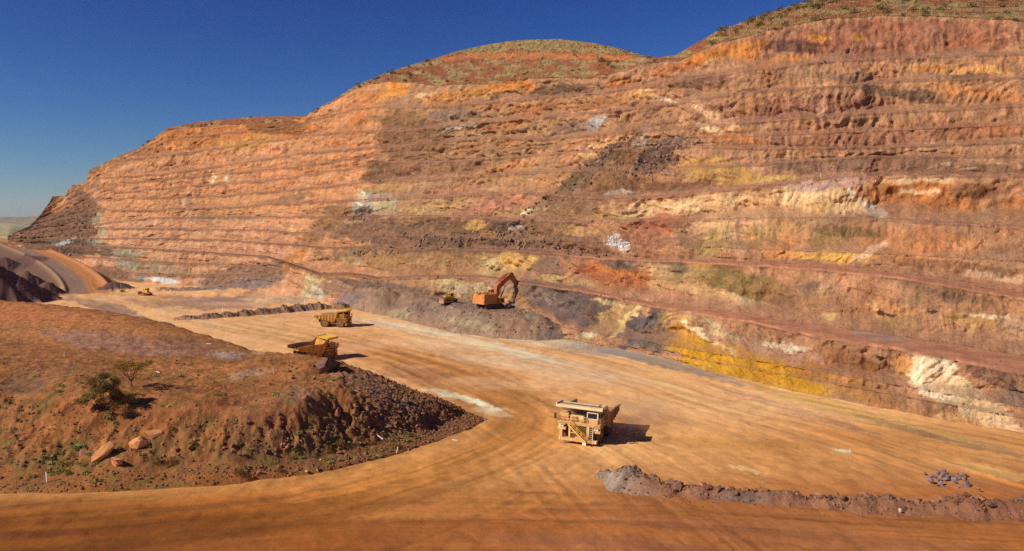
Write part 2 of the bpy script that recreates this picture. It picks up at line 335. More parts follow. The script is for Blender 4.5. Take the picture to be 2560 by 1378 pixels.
    Zr = Zr + np.where(kd_row == 'n', 1.0, 0.0)[:, None] * (1.2 * fbm(Am / 7.0, Vm / 8.0, 70, 4)) * edge
    X = ux[None, :] * Dm2 + nx[None, :] * disp; Yw = Dm2 + ny[None, :] * disp
    return PX, X, Yw, Zr, Um, Vm, Am, Zm, kd_row, seg, tt, sl, gmask, groove, bwt, TA, nr

def paint(U, V, base, blobs, seed=0, warp=(26, 12), F=None, rag=0.42, tone=None):
    """lay patches of differently coloured rock over the base; the two interlock along broken edges"""
    wu = warp[0] * fbm(U / 90.0, V / 45.0, 301 + seed, 4) + 7 * fbm(U / 18.0, V / 10.0, 305 + seed, 3)
    wv = warp[1] * fbm(U / 80.0, V / 40.0, 311 + seed, 4) + 5 * fbm(U / 15.0, V / 9.0, 315 + seed, 3)
    bn = fbm((U + .5 * V) / 34.0, (V - .18 * U) / 9.0, 321 + seed, 5, gain=.62)
    C = base
    for (cx, cy, rx, ry, ang, rgb, op, soft) in blobs:
        R = max(rx, ry) * 1.9 + 40
        m = (np.abs(U - cx) < R) & (np.abs(V - cy) < R)
        if not m.any(): continue
        if tone is not None:
            if max(rgb) < 160: rgb = [a * .93 for a in rgb]
            elif max(rgb) < 212: rgb = [a * (1 - tone[1]) + b * tone[1] for a, b in zip(rgb, tone[0])]
            if rgb[1] - rgb[2] > 55 and rgb[0] - rgb[1] < 62: rgb = [min(248, rgb[0] + 8), rgb[1] - 3, rgb[2] + 10]
            if rgb[2] > rgb[1] - 12 and rgb[0] < 180: rgb = [rgb[0], rgb[1] * .97, rgb[2] * .90]
        u = U[m] + wu[m] - cx; v = V[m] + wv[m] - cy
        ca, sa = math.cos(math.radians(ang)), math.sin(math.radians(ang))
        r = np.hypot((u * ca + v * sa) / rx, (-u * sa + v * ca) / ry)
        wgt = sstep(1 + soft * 1.35, 1 - soft * 1.35, r)
        wgt = sstep(.28, .72, wgt + rag * bn[m] * (1 - np.abs(2 * wgt - 1) * .55)) * op
        C[m] = mix(C[m], lin(rgb) / F, wgt)
    return C
WALL_BLOBS = [
 # --- far left wall
 (560,330,250,38,-5,(205,118,58),.7,.4),(430,342,110,26,-12,(206,126,70),.7,.4),(620,356,90,20,-6,(214,152,84),.6,.5),(690,316,80,16,0,(150,92,55),.85,.4),(540,306,80,9,-3,(140,86,54),.8,.4),
 (300,430,70,18,-25,(222,150,105),.5,.5),(330,395,60,12,-25,(160,100,66),.6,.4),(120,575,70,40,0,(122,88,70),.85,.35),(190,560,48,92,20,(122,86,68),.92,.3),(160,520,40,14,-25,(196,130,84),.7,.4),
 (140,612,120,20,5,(92,70,62),.85,.4),(245,570,9,50,-12,(178,162,128),.75,.4),(252,610,40,14,20,(150,142,120),.7,.4),(165,603,34,8,-8,(205,200,196),.85,.5),(120,605,36,10,0,(58,40,36),.8,.4),
 (300,642,70,14,6,(104,82,72),.8,.4),(322,630,40,12,0,(164,152,126),.75,.5),(310,655,46,7,14,(208,203,198),.8,.6),(390,702,60,6,10,(222,218,214),.9,.6),(390,672,100,22,10,(146,134,108),.6,.5),
 (290,690,70,18,12,(100,80,70),.75,.4),(520,705,40,8,0,(196,172,158),.5,.6),(440,655,60,10,0,(196,132,100),.6,.4),(610,690,110,30,-12,(142,110,100),.85,.4),(655,704,60,12,-15,(140,122,128),.7,.5),
 (745,637,75,11,-36,(198,118,58),.85,.5),(800,590,60,14,-30,(172,112,76),.7,.4),(820,555,100,22,-36,(152,106,74),.75,.4),(700,600,60,18,0,(190,124,96),.6,.5),(545,548,80,12,0,(166,126,96),.6,.5),
 (478,490,3.5,26,12,(222,205,195),.75,.5),(492,500,5,20,-8,(180,150,135),.6,.5),(532,446,5,15,2,(245,220,160),.9,.4),(572,450,8,14,0,(238,200,165),.75,.5),(730,497,70,9,-8,(142,106,86),.7,.5),
 (850,400,120,26,-18,(208,128,86),.6,.5),(700,420,90,14,-14,(214,134,92),.5,.5),(600,470,160,16,-6,(212,138,96),.5,.5),(420,560,140,16,0,(208,142,104),.5,.5),(600,625,120,14,4,(206,140,112),.55,.5),(470,610,60,10,0,(212,150,112),.6,.5),
 (630,545,60,10,0,(176,122,92),.5,.5),(260,470,30,8,0,(150,108,96),.5,.5),(870,330,60,30,-30,(196,116,72),.6,.5),(905,270,40,40,-35,(206,120,66),.7,.5),(985,330,30,40,0,(128,86,58),.6,.5),
 # --- middle
 (1040,345,90,60,0,(144,98,68),.8,.4),(960,428,60,26,-5,(108,78,56),.85,.4),(1080,420,150,20,-3,(154,104,78),.7,.5),(1000,300,60,20,0,(150,102,70),.7,.5),(985,225,60,18,-22,(220,136,62),.9,.4),(950,250,40,16,-30,(222,150,84),.7,.5),(1150,238,100,16,-8,(208,132,70),.8,.5),
 (1060,240,30,6,-10,(232,180,120),.7,.6),(1390,228,85,18,-4,(116,82,64),.85,.4),(1280,215,70,16,-4,(214,128,60),.8,.5),(1200,262,120,10,-5,(186,112,66),.6,.5),(1310,290,90,20,-18,(180,105,60),.7,.5),(1130,288,60,18,0,(150,116,102),.7,.5),(1150,322,55,5,-8,(205,184,172),.75,.6),
 (1250,360,120,20,-6,(160,108,74),.6,.5),(1500,304,32,11,-22,(198,192,196),.85,.5),(1440,320,60,14,-10,(150,112,98),.6,.5),(1650,244,52,4.5,26,(246,212,175),.9,.6),(1600,232,30,8,-15,(226,160,100),.8,.5),
 (935,517,62,44,0,(164,152,142),.85,.35),(905,494,20,22,0,(236,212,178),.9,.4),(900,536,32,13,-20,(100,94,90),.9,.4),(962,520,28,22,0,(190,166,122),.85,.4),(960,474,36,14,0,(172,126,78),.85,.4),(905,572,62,24,0,(190,150,110),.85,.4),
 (1150,590,330,44,2,(134,96,76),.9,.3),(1050,650,260,30,3,(158,114,82),.7,.4),(960,735,190,34,8,(134,104,92),.85,.35),(1000,582,110,34,6,(146,102,80),.85,.4),(1150,592,120,34,0,(138,98,72),.85,.4),(1270,588,60,30,0,(128,97,84),.75,.4),(1190,560,20,15,0,(194,152,76),.8,.5),(1236,585,32,9,0,(176,138,62),.7,.5),(1260,558,52,12,10,(108,80,78),.85,.4),(1290,572,20,6,-10,(205,185,180),.6,.6),
 (1230,508,130,20,-8,(192,120,102),.75,.5),(1090,522,110,18,-8,(196,152,102),.75,.5),(1150,478,90,18,-5,(180,118,92),.6,.5),(1330,468,80,20,-10,(206,142,98),.7,.5),(1250,450,80,14,0,(200,140,90),.5,.5),(1330,398,60,12,-15,(224,164,100),.75,.5),(1270,420,60,14,-10,(204,132,82),.6,.5),
 (880,640,60,20,0,(150,112,86),.7,.5),(890,655,45,10,4,(196,158,112),.7,.5),(1050,660,160,24,5,(166,118,80),.8,.5),(1212,662,30,26,0,(218,184,118),.9,.4),(1295,655,62,24,6,(214,168,88),.9,.45),(1250,675,60,14,6,(196,158,104),.6,.5),(1190,650,14,30,20,(150,112,70),.6,.5),
 (1375,665,46,24,5,(148,108,92),.85,.4),(1440,660,50,20,5,(164,108,84),.7,.5),(1420,705,70,10,12,(206,164,108),.7,.5),(1540,692,92,34,10,(180,98,62),.92,.35),(1540,655,62,10,5,(118,98,94),.8,.5),(1560,680,60,6,6,(212,130,60),.6,.5),(1720,690,92,34,12,(192,152,88),.85,.45),(1655,690,34,40,10,(204,168,104),.7,.5),(1690,670,30,14,0,(140,112,88),.7,.5),(1760,664,30,8,0,(222,150,70),.8,.5),
 (1880,716,130,32,15,(152,120,70),.85,.4),(1840,742,90,10,14,(214,182,120),.75,.5),(1760,735,60,14,14,(206,168,104),.7,.5),(1990,735,60,18,-25,(118,94,80),.6,.5),(2040,745,50,16,-25,(178,136,90),.7,.5),
 # --- lowest bench
 (950,730,110,26,10,(130,104,98),.85,.4),(776,712,17,34,20,(210,190,146),.9,.4),(792,742,18,24,20,(182,182,166),.75,.5),(850,722,60,18,25,(164,124,102),.8,.5),(1040,710,60,10,5,(176,128,96),.7,.5),(1112,704,42,10,0,(218,184,134),.85,.5),(1165,718,52,14,0,(206,176,142),.75,.5),(1260,716,50,14,6,(164,134,130),.8,.5),
 (1470,775,170,50,18,(114,96,98),.96,.3),(1352,738,50,18,10,(156,126,116),.75,.5),(1380,735,30,6,20,(110,100,102),.7,.5),(1430,790,70,14,10,(130,100,104),.7,.5),(1540,792,60,24,-32,(192,156,90),.85,.45),(1530,755,50,8,10,(226,188,140),.7,.5),(1570,796,66,9,-46,(232,200,122),.9,.4),(1602,822,84,13,-42,(98,92,102),.92,.4),(1500,820,40,14,0,(186,144,76),.6,.5),(1470,838,26,6,0,(226,200,160),.7,.5),
 (1660,830,60,30,0,(150,122,110),.8,.5),(1690,795,44,26,10,(204,152,98),.8,.5),(1640,860,70,18,15,(130,118,118),.8,.5),(1590,885,30,7,10,(214,162,56),.8,.5),(1870,920,210,44,18,(208,144,34),.98,.3),(1735,838,58,24,40,(206,148,48),.88,.4),(1780,890,80,32,20,(212,150,40),.95,.35),(1765,842,84,5.5,34,(246,214,150),.92,.5),(1850,850,120,20,22,(182,136,116),.9,.4),(1800,825,60,10,25,(214,178,130),.7,.5),
 (2000,886,92,18,20,(188,132,112),.88,.4),(1960,868,54,7,14,(242,214,180),.85,.5),(2120,905,72,28,20,(166,104,70),.88,.4),(2040,935,60,26,15,(178,120,34),.9,.4),(2130,972,120,28,20,(172,126,60),.9,.4),(2180,925,60,14,10,(150,92,52),.7,.5),(2270,1012,90,24,15,(166,114,80),.75,.5),
 (2340,945,78,50,40,(250,210,172),.97,.3),(2440,1015,135,38,35,(240,192,146),.96,.35),(2500,1060,80,16,14,(236,196,140),.85,.5),(2258,905,24,26,0,(214,142,78),.7,.5),(2480,930,90,28,25,(140,97,84),.9,.4),(2535,992,40,24,0,(136,116,112),.85,.4),(2400,1050,50,14,10,(224,170,96),.7,.5),(2196,897,10,7,20,(52,34,24),.95,.3),
 # --- second bench, right
 (2100,768,220,28,12,(164,108,76),.6,.5),(2240,772,66,14,6,(208,152,88),.85,.45),(2250,800,60,12,10,(186,142,92),.7,.5),(2225,782,22,4.5,14,(64,42,28),.92,.35),(2332,778,18,5.5,0,(74,46,32),.92,.35),(2200,768,14,5,25,(238,190,130),.8,.5),(2430,800,66,20,8,(188,144,76),.8,.5),(2470,790,66,5,6,(240,204,160),.8,.5),(2400,742,80,16,10,(134,104,98),.7,.5),(2540,815,40,20,0,(212,160,128),.7,.5),(2080,790,30,10,-15,(206,166,110),.6,.5),(2330,720,120,14,12,(150,106,74),.6,.5),  # the near-black patches paint the shade inside small caves
 # --- third rise, right
 (2300,612,170,36,2,(214,138,92),.88,.45),(2090,642,120,13,3,(230,164,82),.88,.45),(2180,628,54,14,-30,(242,190,150),.85,.5),(1950,602,44,56,0,(220,146,90),.85,.45),(2060,600,50,24,-10,(162,128,74),.8,.5),(2120,580,90,14,5,(146,106,72),.8,.5),(1645,565,74,30,-8,(188,106,84),.92,.4),(1600,592,60,36,20,(166,102,76),.7,.5),(1730,592,60,30,20,(152,114,84),.75,.5),(1800,600,70,36,-30,(198,160,104),.8,.5),(1850,605,30,30,0,(176,142,126),.7,.5),(1780,560,60,16,-20,(214,166,110),.7,.5),
 (1548,609,25,9,20,(240,222,212),.95,.5),(1545,588,17,8,0,(192,184,184),.7,.6),(1400,610,125,30,8,(136,100,80),.92,.35),(1470,625,90,14,5,(150,100,78),.8,.5),(1420,571,66,12,10,(194,154,88),.85,.45),(1450,560,40,5,5,(130,100,72),.7,.5),(2400,670,160,14,6,(150,98,66),.7,.5),(2480,690,90,10,8,(224,172,140),.7,.5),
 # --- upper right
 (1700,515,175,20,-8,(232,180,132),.92,.45),(1350,526,64,8,-15,(240,204,164),.85,.5),(1466,518,18,9,0,(246,222,202),.92,.5),(1410,540,60,10,0,(176,138,84),.8,.5),(1530,540,60,10,5,(186,146,92),.8,.5),(1905,520,155,34,-12,(228,176,112),.9,.4),(2050,502,115,34,5,(236,184,134),.88,.45),(2060,460,115,13,-5,(218,164,144),.9,.45),(2132,490,26,6,58,(242,214,196),.92,.4),(2182,528,44,9,22,(236,202,180),.85,.5),(1960,560,110,24,-25,(196,156,86),.7,.5),
 (2335,490,155,40,3,(202,120,70),.92,.4),(2280,450,104,9,0,(242,194,132),.85,.5),(2300,480,64,5,0,(246,200,150),.75,.6),(2435,480,62,24,5,(150,98,70),.8,.45),(2540,510,40,20,-20,(206,118,62),.7,.5),(2210,478,40,30,0,(190,114,64),.6,.5),(2020,540,90,16,10,(200,154,116),.6,.5),
 (1620,472,230,12,-5,(152,98,73),.92,.4),(2350,425,230,14,0,(148,100,72),.85,.5),(1800,425,112,30,8,(194,150,72),.96,.4),(1935,450,62,9,-3,(206,176,88),.85,.5),(1700,400,30,24,20,(186,142,72),.7,.5),(1500,455,280,55,-38,(150,104,74),.8,.3),(1640,398,74,30,-25,(104,78,72),.92,.4),(1480,420,95,30,-40,(132,98,70),.88,.4),(1560,458,85,20,-15,(152,104,72),.8,.5),(1600,350,44,20,-40,(192,166,148),.65,.6),(1690,350,26,20,0,(130,108,100),.7,.5),(1505,366,64,10,-28,(232,178,112),.9,.45),(1470,395,40,10,-40,(200,140,88),.7,.5),(1550,482,40,6,-5,(214,192,168),.7,.5),
 (2180,412,260,22,0,(154,108,86),.92,.4),(1880,405,70,16,20,(200,136,108),.7,.5),(2150,345,330,30,-3,(172,110,86),.92,.35),(2460,330,160,26,-3,(172,106,74),.7,.5),(1835,342,64,16,5,(208,126,76),.85,.5),(1790,290,64,11,34,(240,190,132),.88,.45),(1705,298,44,28,0,(206,142,108),.75,.5),(1660,330,40,16,0,(214,146,104),.7,.5),(1780,320,40,10,20,(244,204,160),.7,.5),
 (2010,268,190,26,-3,(166,106,86),.92,.4),(2050,272,10,14,0,(232,180,150),.7,.5),(2250,235,125,16,8,(124,91,72),.85,.45),(2440,230,125,18,8,(208,132,82),.88,.45),(1870,262,30,20,-30,(206,140,86),.6,.5),(1760,205,90,16,-5,(142,98,78),.8,.5),(2390,175,145,12,3,(234,164,104),.92,.4),(2330,172,30,8,0,(214,112,56),.8,.5),(2430,195,60,8,0,(130,84,62),.7,.5),(1910,200,125,13,-5,(166,112,84),.8,.5),(2130,195,60,8,3,(140,102,84),.7,.5),(1792,154,32,4.5,-20,(246,196,142),.85,.5),(2100,212,100,6,-3,(206,136,86),.7,.5),
 (1825,130,115,22,-10,(214,126,62),.92,.4),(1965,150,85,8,-8,(226,142,84),.9,.45),(2250,95,330,44,-2,(164,98,76),.95,.35),(1985,116,62,17,0,(128,86,78),.9,.4),(2053,97,15,13,0,(220,142,66),.95,.3),(2145,90,19,10,0,(208,136,66),.92,.3),(2240,75,60,10,0,(196,112,74),.6,.5),(2450,110,80,20,0,(176,98,64),.6,.5),
 (1500,255,70,12,-8,(172,106,66),.7,.5),(1560,215,50,12,-12,(198,116,60),.7,.5),(1690,172,60,10,-10,(198,108,58),.8,.5),
]
def _D(X, Y): return np.hypot(X, Y)
def wall_object():
    PX, X, Yw, Zr, U, V, A, Zm, kd, seg, tt, sl, gm, groove, bwt, TA, nr = build_wall()
    nc = len(PX)
    left = sstep(1010, 900, U + 40 * fbm(V / 40, U / 200, 9, 2))
    low = sstep(520, 560, V) * sstep(860, 700, U)
    right = sstep(1330, 1480, U)
    base = np.zeros(U.shape + (3,)) + lin((182, 130, 94)) / LW
    base = mix(base, lin((192, 132, 96)) / LW, right)
    base = mix(base, lin((212, 142, 98)) / LW, left)
    base = mix(base, lin((212, 148, 110)) / LW, left * low)
    C = paint(U, V, base, WALL_BLOBS, F=LW, tone=((200, 142, 94), .13))
    # folded bands of paler and darker rock following the strata
    jz = strata(A, Zm, U)
    band = fbm(A / 70.0, jz / 3.6, 411, 4)
    rt = sstep(1690, 1850, U) * sstep(450, 405, V)
    C = C * (1 + (0.22 * (1 - .7 * rt) * band)[..., None])
    lam = fbm(A / 45.0, jz / 0.85, 415, 3); C = C * (1 + (0.15 * (1 - .8 * rt) * lam)[..., None])
    vein = sstep(0.80, 0.95, ridged(A / 22.0, jz / 5.0, 421, 3)) * sstep(0.0, 0.5, fbm(A / 60, Zm / 30, 431, 2)) * sstep(1250, 1500, U)
    C = mix(C, lin((236, 196, 150)) / LW, 0.6 * vein)
    patch = fbm(A / 9.0, Zm / 6.0, 441, 4)
    C = C * (1 + 0.15 * patch[..., None])
    tint = fbm(A / 16.0, Zm / 9.0, 451, 4)[..., None]
    C = C * (1 + tint * np.array([0.07, -0.04, -0.16]))
    spk = fbm(A / 4.2, jz / 2.0, 455, 5, gain=.62); C = mix(C, C * .35 + .65 * lin((226, 164, 106)) / LW, .34 * sstep(.12, .5, spk))
    spk2 = fbm(A / 3.6, jz / 2.4, 457, 5, gain=.62); C = mix(C, C * .45 + .55 * lin((112, 80, 66)) / LW, .42 * sstep(.2, .55, spk2))
    runs = fbm(A / 1.6, Zm / 16.0, 461, 3)          # washed streaks down the faces
    C = C * (1 + (0.26 + .1 * rt)[..., None] * runs[..., None] * (0.35 + 0.65 * gm[..., None])) * np.array([.985, .975, .83])
    # bench floors, their crumbled lips and the talus at each toe
    bench = np.where(kd == 'b', 1.0, 0.0)[:, None] * np.ones(U.shape)
    bcol = lin((158, 106, 80)) / LW
    bcol_l = lin((142, 92, 62)) / LW
    C = mix(C, np.where(left[..., None] > 0.5, bcol_l, bcol), bench * 0.8 * bwt)
    road = ((seg == 6) | (seg == 8))[:, None] * sstep(1330, 1500, U)
    C = mix(C, lin((182, 116, 80)) / LF * (1 + 0.1 * fbm(A / 40, tt[:, None] * 6 + A * 0, 471, 3)[..., None]), road * 0.95)
    grey = ((seg == 6)[:, None]) * sstep(0.5, 1, np.exp(-((U - 2200) / 130) ** 2)) * sstep(0.3, 0.6, tt[:, None])
    C = mix(C, lin((160, 124, 100)) / LF, grey * 0.8)
    talus = np.where(kd == 'f', 1.0, 0.0)[:, None] * TA * np.where(seg <= 1, 0.3, 0.8)[:, None]
    C = mix(C, C * 0.4 + 0.6 * lin((156, 106, 76)) / LW, talus)
    hgt = np.abs(np.gradient(V, axis=0)); segh = np.zeros(U.shape)
    for k in np.unique(seg): r_ = np.where(seg == k)[0]; segh[r_] = np.maximum(V[r_[0]] - V[r_[-1]], 3.0)
    dpx = (1 - tt[:, None]) * segh * np.clip(350 / np.maximum(_D(X, Yw), 100), .5, 1.6) ** -0.7          # how far below the lip
    brk = .35 + .65 * sstep(-.35, .25, fbm(A / 17.0, Zm * 0 + seg[:, None] * 3.3, 487, 3))
    crest = np.where(kd == 'f', 1.0, 0.0)[:, None] * sstep(6.5, 2.0, dpx + 3.5 * fbm(A / 5.0, Zm * 0 + seg[:, None], 485, 3)) * .85 * bwt * np.maximum(brk, rt * .9)
    C = mix(C, lin((132, 88, 58)) / LW, crest)
    # broken rock on the slides
    C = C * (1 + (0.35 * sl * noise(A / 1.1, Zm / 1.0, 491))[..., None])
    # hillside above: red soil with dry grass
    nat = np.where((kd == 'n') | (kd == 'h'), 1.0, 0.0)[:, None] * np.ones(U.shape)
    soil = lin((152, 88, 54)) / LW; grass = lin((172, 136, 84)) / LW; olive = lin((120, 98, 56)) / LW
    gw = sstep(-0.15, 0.25, fbm(A / 14.0, V / 12.0, 501, 4) + 0.55 * np.exp(-((U - 1350) / 260) ** 2) * sstep(140, 118, V) + 0.22 * sstep(2050, 2350, U) - .12 * sstep(1700, 1800, U) - 0.25 * np.exp(-((U - 650) / 200) ** 2))
    N_ = mix(np.zeros(U.shape + (3,)) + soil, np.zeros(U.shape + (3,)) + grass, gw * 0.9)
    N_ = mix(N_, np.zeros(U.shape + (3,)) + olive, sstep(0.1, 0.4, fbm(A / 3.0, V / 4.0, 511, 3)) * gw)
    scar = sstep(9, 4, np.abs(V - (139 + 8 * ((U - 1340) / 260) ** 2) + 5 * fbm(A / 8, V * 0, 521, 3))) * sstep(1080, 1130, U) * sstep(1600, 1560, U)
    N_ = mix(N_, np.zeros(U.shape + (3,)) + lin((198, 112, 64)) / LW, scar * 0.95)
    C = mix(C, N_, nat)
    C = np.clip(C, 0.012, 0.86)
    # the scar on the dome is a small cliff
    V3 = np.stack([X, Yw, Zr], -1).reshape(-1, 3)
    me = raw_mesh('pit_wall', V3, grid_faces(nr, nc), MAT['wall'], C.reshape(-1, 3), alpha=1 - 0.88 * np.clip(bench * bwt * 0.5 + road, 0, 1).reshape(-1))
    o = link(bpy.data.objects.new('pit_wall', me)); tag(o, kind='structure')
    _wall.update(X=X, Y=Yw, Z=Zr, U=U, V=V, kd=kd, A=A)
    return o
def wall_at(px, py):
    """world point of the wall seen at (px,py)"""
    U = _wall['U']; V = _wall['V']; c = int(np.argmin(np.abs(U[0] - px)))
    Vc = _wall.get('Vp')
    if Vc is None:
        _wall['Up'], _wall['Vp'] = pix(_wall['X'], _wall['Y'], _wall['Z']); Vc = _wall['Vp']
    r = int(np.argmin(np.abs(Vc[:, c] - py)))
    return Vector((float(_wall['X'][r, c]), float(_wall['Y'][r, c]), float(_wall['Z'][r, c])))
# ------------------------------------------------------------------ pit floor and roads
def FP(*pts): return np.array([flo(a, b) for a, b in pts])
PATHS = [spline(FP((-900, 1385), (-200, 1335), (300, 1305), (700, 1262), (1000, 1190), (1230, 1110), (1310, 1045), (1230, 980), (1080, 915), (900, 868), (700, 830), (560, 803), (430, 778), (330, 752), (270, 728))),
         spline(FP((3400, 1420), (2560, 1215), (2150, 1090), (1800, 1000), (1500, 915), (1250, 862), (1000, 815), (860, 786), (700, 776), (560, 772))),
         spline(FP((-600, 1420), (300, 1340), (900, 1300), (1500, 1310), (2100, 1345), (2800, 1390), (3600, 1440))),
         spline(FP((3300, 1230), (2560, 1130), (2100, 1040), (1800, 975), (1560, 900), (1400, 868))),
         spline(FP((1700, 1260), (1520, 1130), (1330, 1040), (1150, 960), (980, 890), (800, 838), (620, 800)))]
RAMP = spline(np.array([at(222, 736, 447), at(212, 712, 476), at(186, 684, 512), at(142, 655, 562), at(78, 626, 635), at(0, 604, 735), at(-160, 592, 880), at(-400, 590, 1100)]), 5)
def ramp_h(X, Y):
    P = RAMP[:, :2]; S, T, dd = poly_st(P, X, Y)
    cum = np.concatenate([[0], np.cumsum(np.hypot(*np.diff(P, axis=0).T))])
    zc = np.interp(S, cum, RAMP[:, 2]); dd = np.where(S < 0, np.hypot(dd, S), dd)
    side = np.where(T > 0, 0.55, 0.42)
    return zc, S, T, dd, np.maximum(0, zc - side * np.maximum(0, dd - 12) + 1.6 * np.exp(-((np.abs(T) - 11.5) / 1.6) ** 2))
CONES = [(-30, 648, 392, 0.74, 11), (70, 676, 455, 0.85, 5), (118, 700, 430, 0.8, 8), (10, 640, 560, 0.6, 14), (290, 700, 470, .55, 3)]   # stockpiles: seen top, distance, slope
def ground_h(X, Y):
    d = Y
    h = 0.35 * fbm(X / 23.0, Y / 23.0, 601, 3) + 0.10 * fbm(X / 4.0, Y / 4.0, 605, 3)
    zc, S, T, dd, hr = ramp_h(X, Y)
    roll = 1.4 * np.maximum(0, fbm(X / 26.0, Y / 30.0, 611, 4)) * sstep(330, 400, Y) * sstep(0.12, -0.1, X / Y + 0.22)
    h = h + roll * 1.3
    U = 1280 + X / np.maximum(Y, 1) * FPX
    lift = 23.0 * sstep(600, 900, Y) * sstep(110, 20, U)
    h = np.maximum(h + lift, hr + 0.3 * fbm(X / 6.0, Y / 6.0, 621, 3) * (dd > 13))
    for (cx, cy, cd, sl, nz) in CONES:
        c = at(cx, cy, cd); r = np.hypot(X - c.x, (Y - c.y) * 0.8)
        h = np.maximum(h, c.z - sl * r * (1 + 0.18 * fbm(np.arctan2(Y - c.y, X - c.x) * 3, r / 30, 631 + nz, 3)) + 0.8 * fbm(X / 5, Y / 5, 641 + nz, 4))
    return h
def floor_object():
    PXc = np.concatenate([np.arange(-1400, -60, 45), np.arange(-60, 2640, 2.9), np.arange(2640, 4200, 45)])
    ys = np.concatenate([np.arange(2600, 1420, -60), np.arange(1420, 700, -1.75), np.arange(700, 600, -1.1), np.arange(600, 557, -2.5), np.array([556.5, 556.0, 555.6])])
    dr = CAM_H * FPX / (ys - HOR); dr[-1] = 30000
    U = np.broadcast_to(PXc, (len(dr), len(PXc))); Dm = np.broadcast_to(dr[:, None], U.shape)
    X = ((U - 1280) / FPX * Dm).astype(f32); Y = Dm.astype(f32); V = (HOR + CAM_H / Dm * FPX).astype(f32); U = U.astype(f32)
    Z = ground_h(X, Y)
    # tyre streaks along the ways the trucks drive
    ws, st, rut = 0, 0, 0; PST = [poly_st(P_, X, Y) for P_ in (q_[::4] for q_ in PATHS)]
    st2 = 0
    for i, P in enumerate(PATHS):
        S, T, dd = PST[i]
        w = 1.0 / (4.0 + dd) ** 2.2
        ws = ws + w
        st = st + w * (0.7 * fbm(S / 60.0, T / 1.3, 700 + i, 3) + 0.6 * fbm(S / 110.0, T / 4.5, 720 + i, 3))
        st2 = st2 + w * fbm(S / 45.0, T / 2.4, 740 + i, 3)
        rut = rut + w * noise(S / 26.0, T / 0.9, 760 + i)
        if i == 0: T0, d0, S0 = T, dd, S
        if i == 1: d1 = dd
        if i == 2: d2 = dd
    st /= ws; st2 /= ws; rut /= ws
    Z = Z + 0.035 * rut * sstep(330, 250, Y)
    base = np.zeros(U.shape + (3,)) + lin((234, 168, 106)) / LF
    near = sstep(1120, 1290, V + 0.04 * (U - 1280))
    base = mix(base, lin((178, 106, 58)) / LF, near)
    base = mix(base, lin((202, 134, 78)) / LF, sstep(1500, 2100, U) * sstep(1000, 1120, V) * (1 - near))
    base = mix(base, lin((190, 116, 50)) / LF, np.exp(-(d0 / 14.0) ** 2) * 0.8 * sstep(800, 900, V))
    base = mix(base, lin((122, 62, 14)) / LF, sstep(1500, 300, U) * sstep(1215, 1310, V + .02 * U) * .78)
    FB = [ # stains of other rock trodden into the floor
     (1650, 905, 260, 13, 14, (150, 128, 108), .8, .6), (1500, 880, 120, 12, 8, (158, 140, 118), .7, .6), (1340, 852, 130, 10, 5, (190, 176, 140), .6, .6),
     (1300, 905, 300, 24, 10, (230, 186, 136), .55, .6), (1020, 818, 190, 9, 8, (224, 194, 150), .65, .7), (1290, 880, 120, 10, 12, (234, 208, 160), .6, .7), (1180, 855, 160, 10, 10, (230, 194, 146), .6, .7),
     (2050, 1010, 200, 12, 16, (206, 156, 76), .7, .6), (2000, 1030, 220, 9, 17, (160, 116, 92), .5, .7), (2350, 1090, 220, 14, 14, (150, 116, 84), .6, .6), (2300, 1070, 200, 6, 14, (222, 166, 92), .6, .7),
     (1180, 1005, 90, 7, 14, (250, 226, 184), .9, .7), (1120, 985, 70, 6, 14, (246, 214, 166), .7, .7), (1230, 1030, 50, 7, 12, (240, 206, 160), .6, .7), (1045, 935, 95, 16, 5, (186, 118, 72), .7, .6), (1150, 880, 120, 8, 5, (196, 138, 84), .5, .7),
     (700, 790, 200, 8, 2, (206, 150, 96), .5, .7), (620, 830, 160, 12, 8, (222, 168, 104), .5, .7), (900, 840, 140, 8, 3, (204, 142, 84), .5, .7),
     (2110, 1128, 20, 4, 10, (244, 220, 180), .9, .6), (1870, 1172, 46, 5, 10, (238, 196, 130), .7, .7), (1800, 1110, 200, 12, 4, (196, 136, 70), .5, .7), (2480, 1180, 140, 10, 12, (214, 166, 100), .5, .7),
     (1700, 1240, 240, 12, 5, (176, 104, 58), .5, .7), (1200, 1270, 300, 20, -5, (198, 124, 62), .55, .7), (500, 1262, 260, 16, -5, (172, 100, 46), .6, .6), (900, 1350, 500, 25, -3, (164, 92, 44), .6, .6), (2000, 1340, 500, 22, 5, (164, 100, 62), .7, .6), (1500, 1360, 300, 14, 3, (150, 90, 66), .45, .6),
     (450, 780, 110, 8, 22, (214, 166, 108), .7, .6), (380, 752, 100, 6, 12, (206, 148, 82), .8, .6), (480, 757, 190, 16, 2, (168, 122, 92), .85, .5), (420, 775, 160, 5, 20, (206, 156, 106), .6, .6), (600, 748, 120, 8, -4, (158, 118, 96), .85, .5), (280, 775, 110, 14, 15, (142, 106, 86), .85, .5), (330, 745, 120, 6, 4, (206, 146, 84), .7, .6), (240, 755, 80, 8, 12, (190, 142, 94), .6, .6),
     (560, 720, 110, 3.5, 0, (120, 104, 96), .9, .4), (700, 730, 44, 16, -35, (214, 164, 116), .9, .4), (680, 755, 60, 8, -10, (206, 158, 112), .7, .5), (640, 735, 60, 7, -12, (160, 114, 76), .7, .5), (740, 745, 26, 14, 0, (160, 146, 122), .6, .5), (470, 725, 80, 4, 0, (90, 74, 66), .7, .5)]
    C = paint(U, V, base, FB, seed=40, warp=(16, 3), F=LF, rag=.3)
    C = C * (1 + 0.36 * st[..., None] * (0.55 + 0.45 * sstep(1450, 1000, V)[..., None]))
    C = C * (1 + st2[..., None] * np.array([0.05, -0.05, -0.20]))
    C = C * (1 + 0.10 * fbm(X / 11.0, Y / 11.0, 781, 4)[..., None])
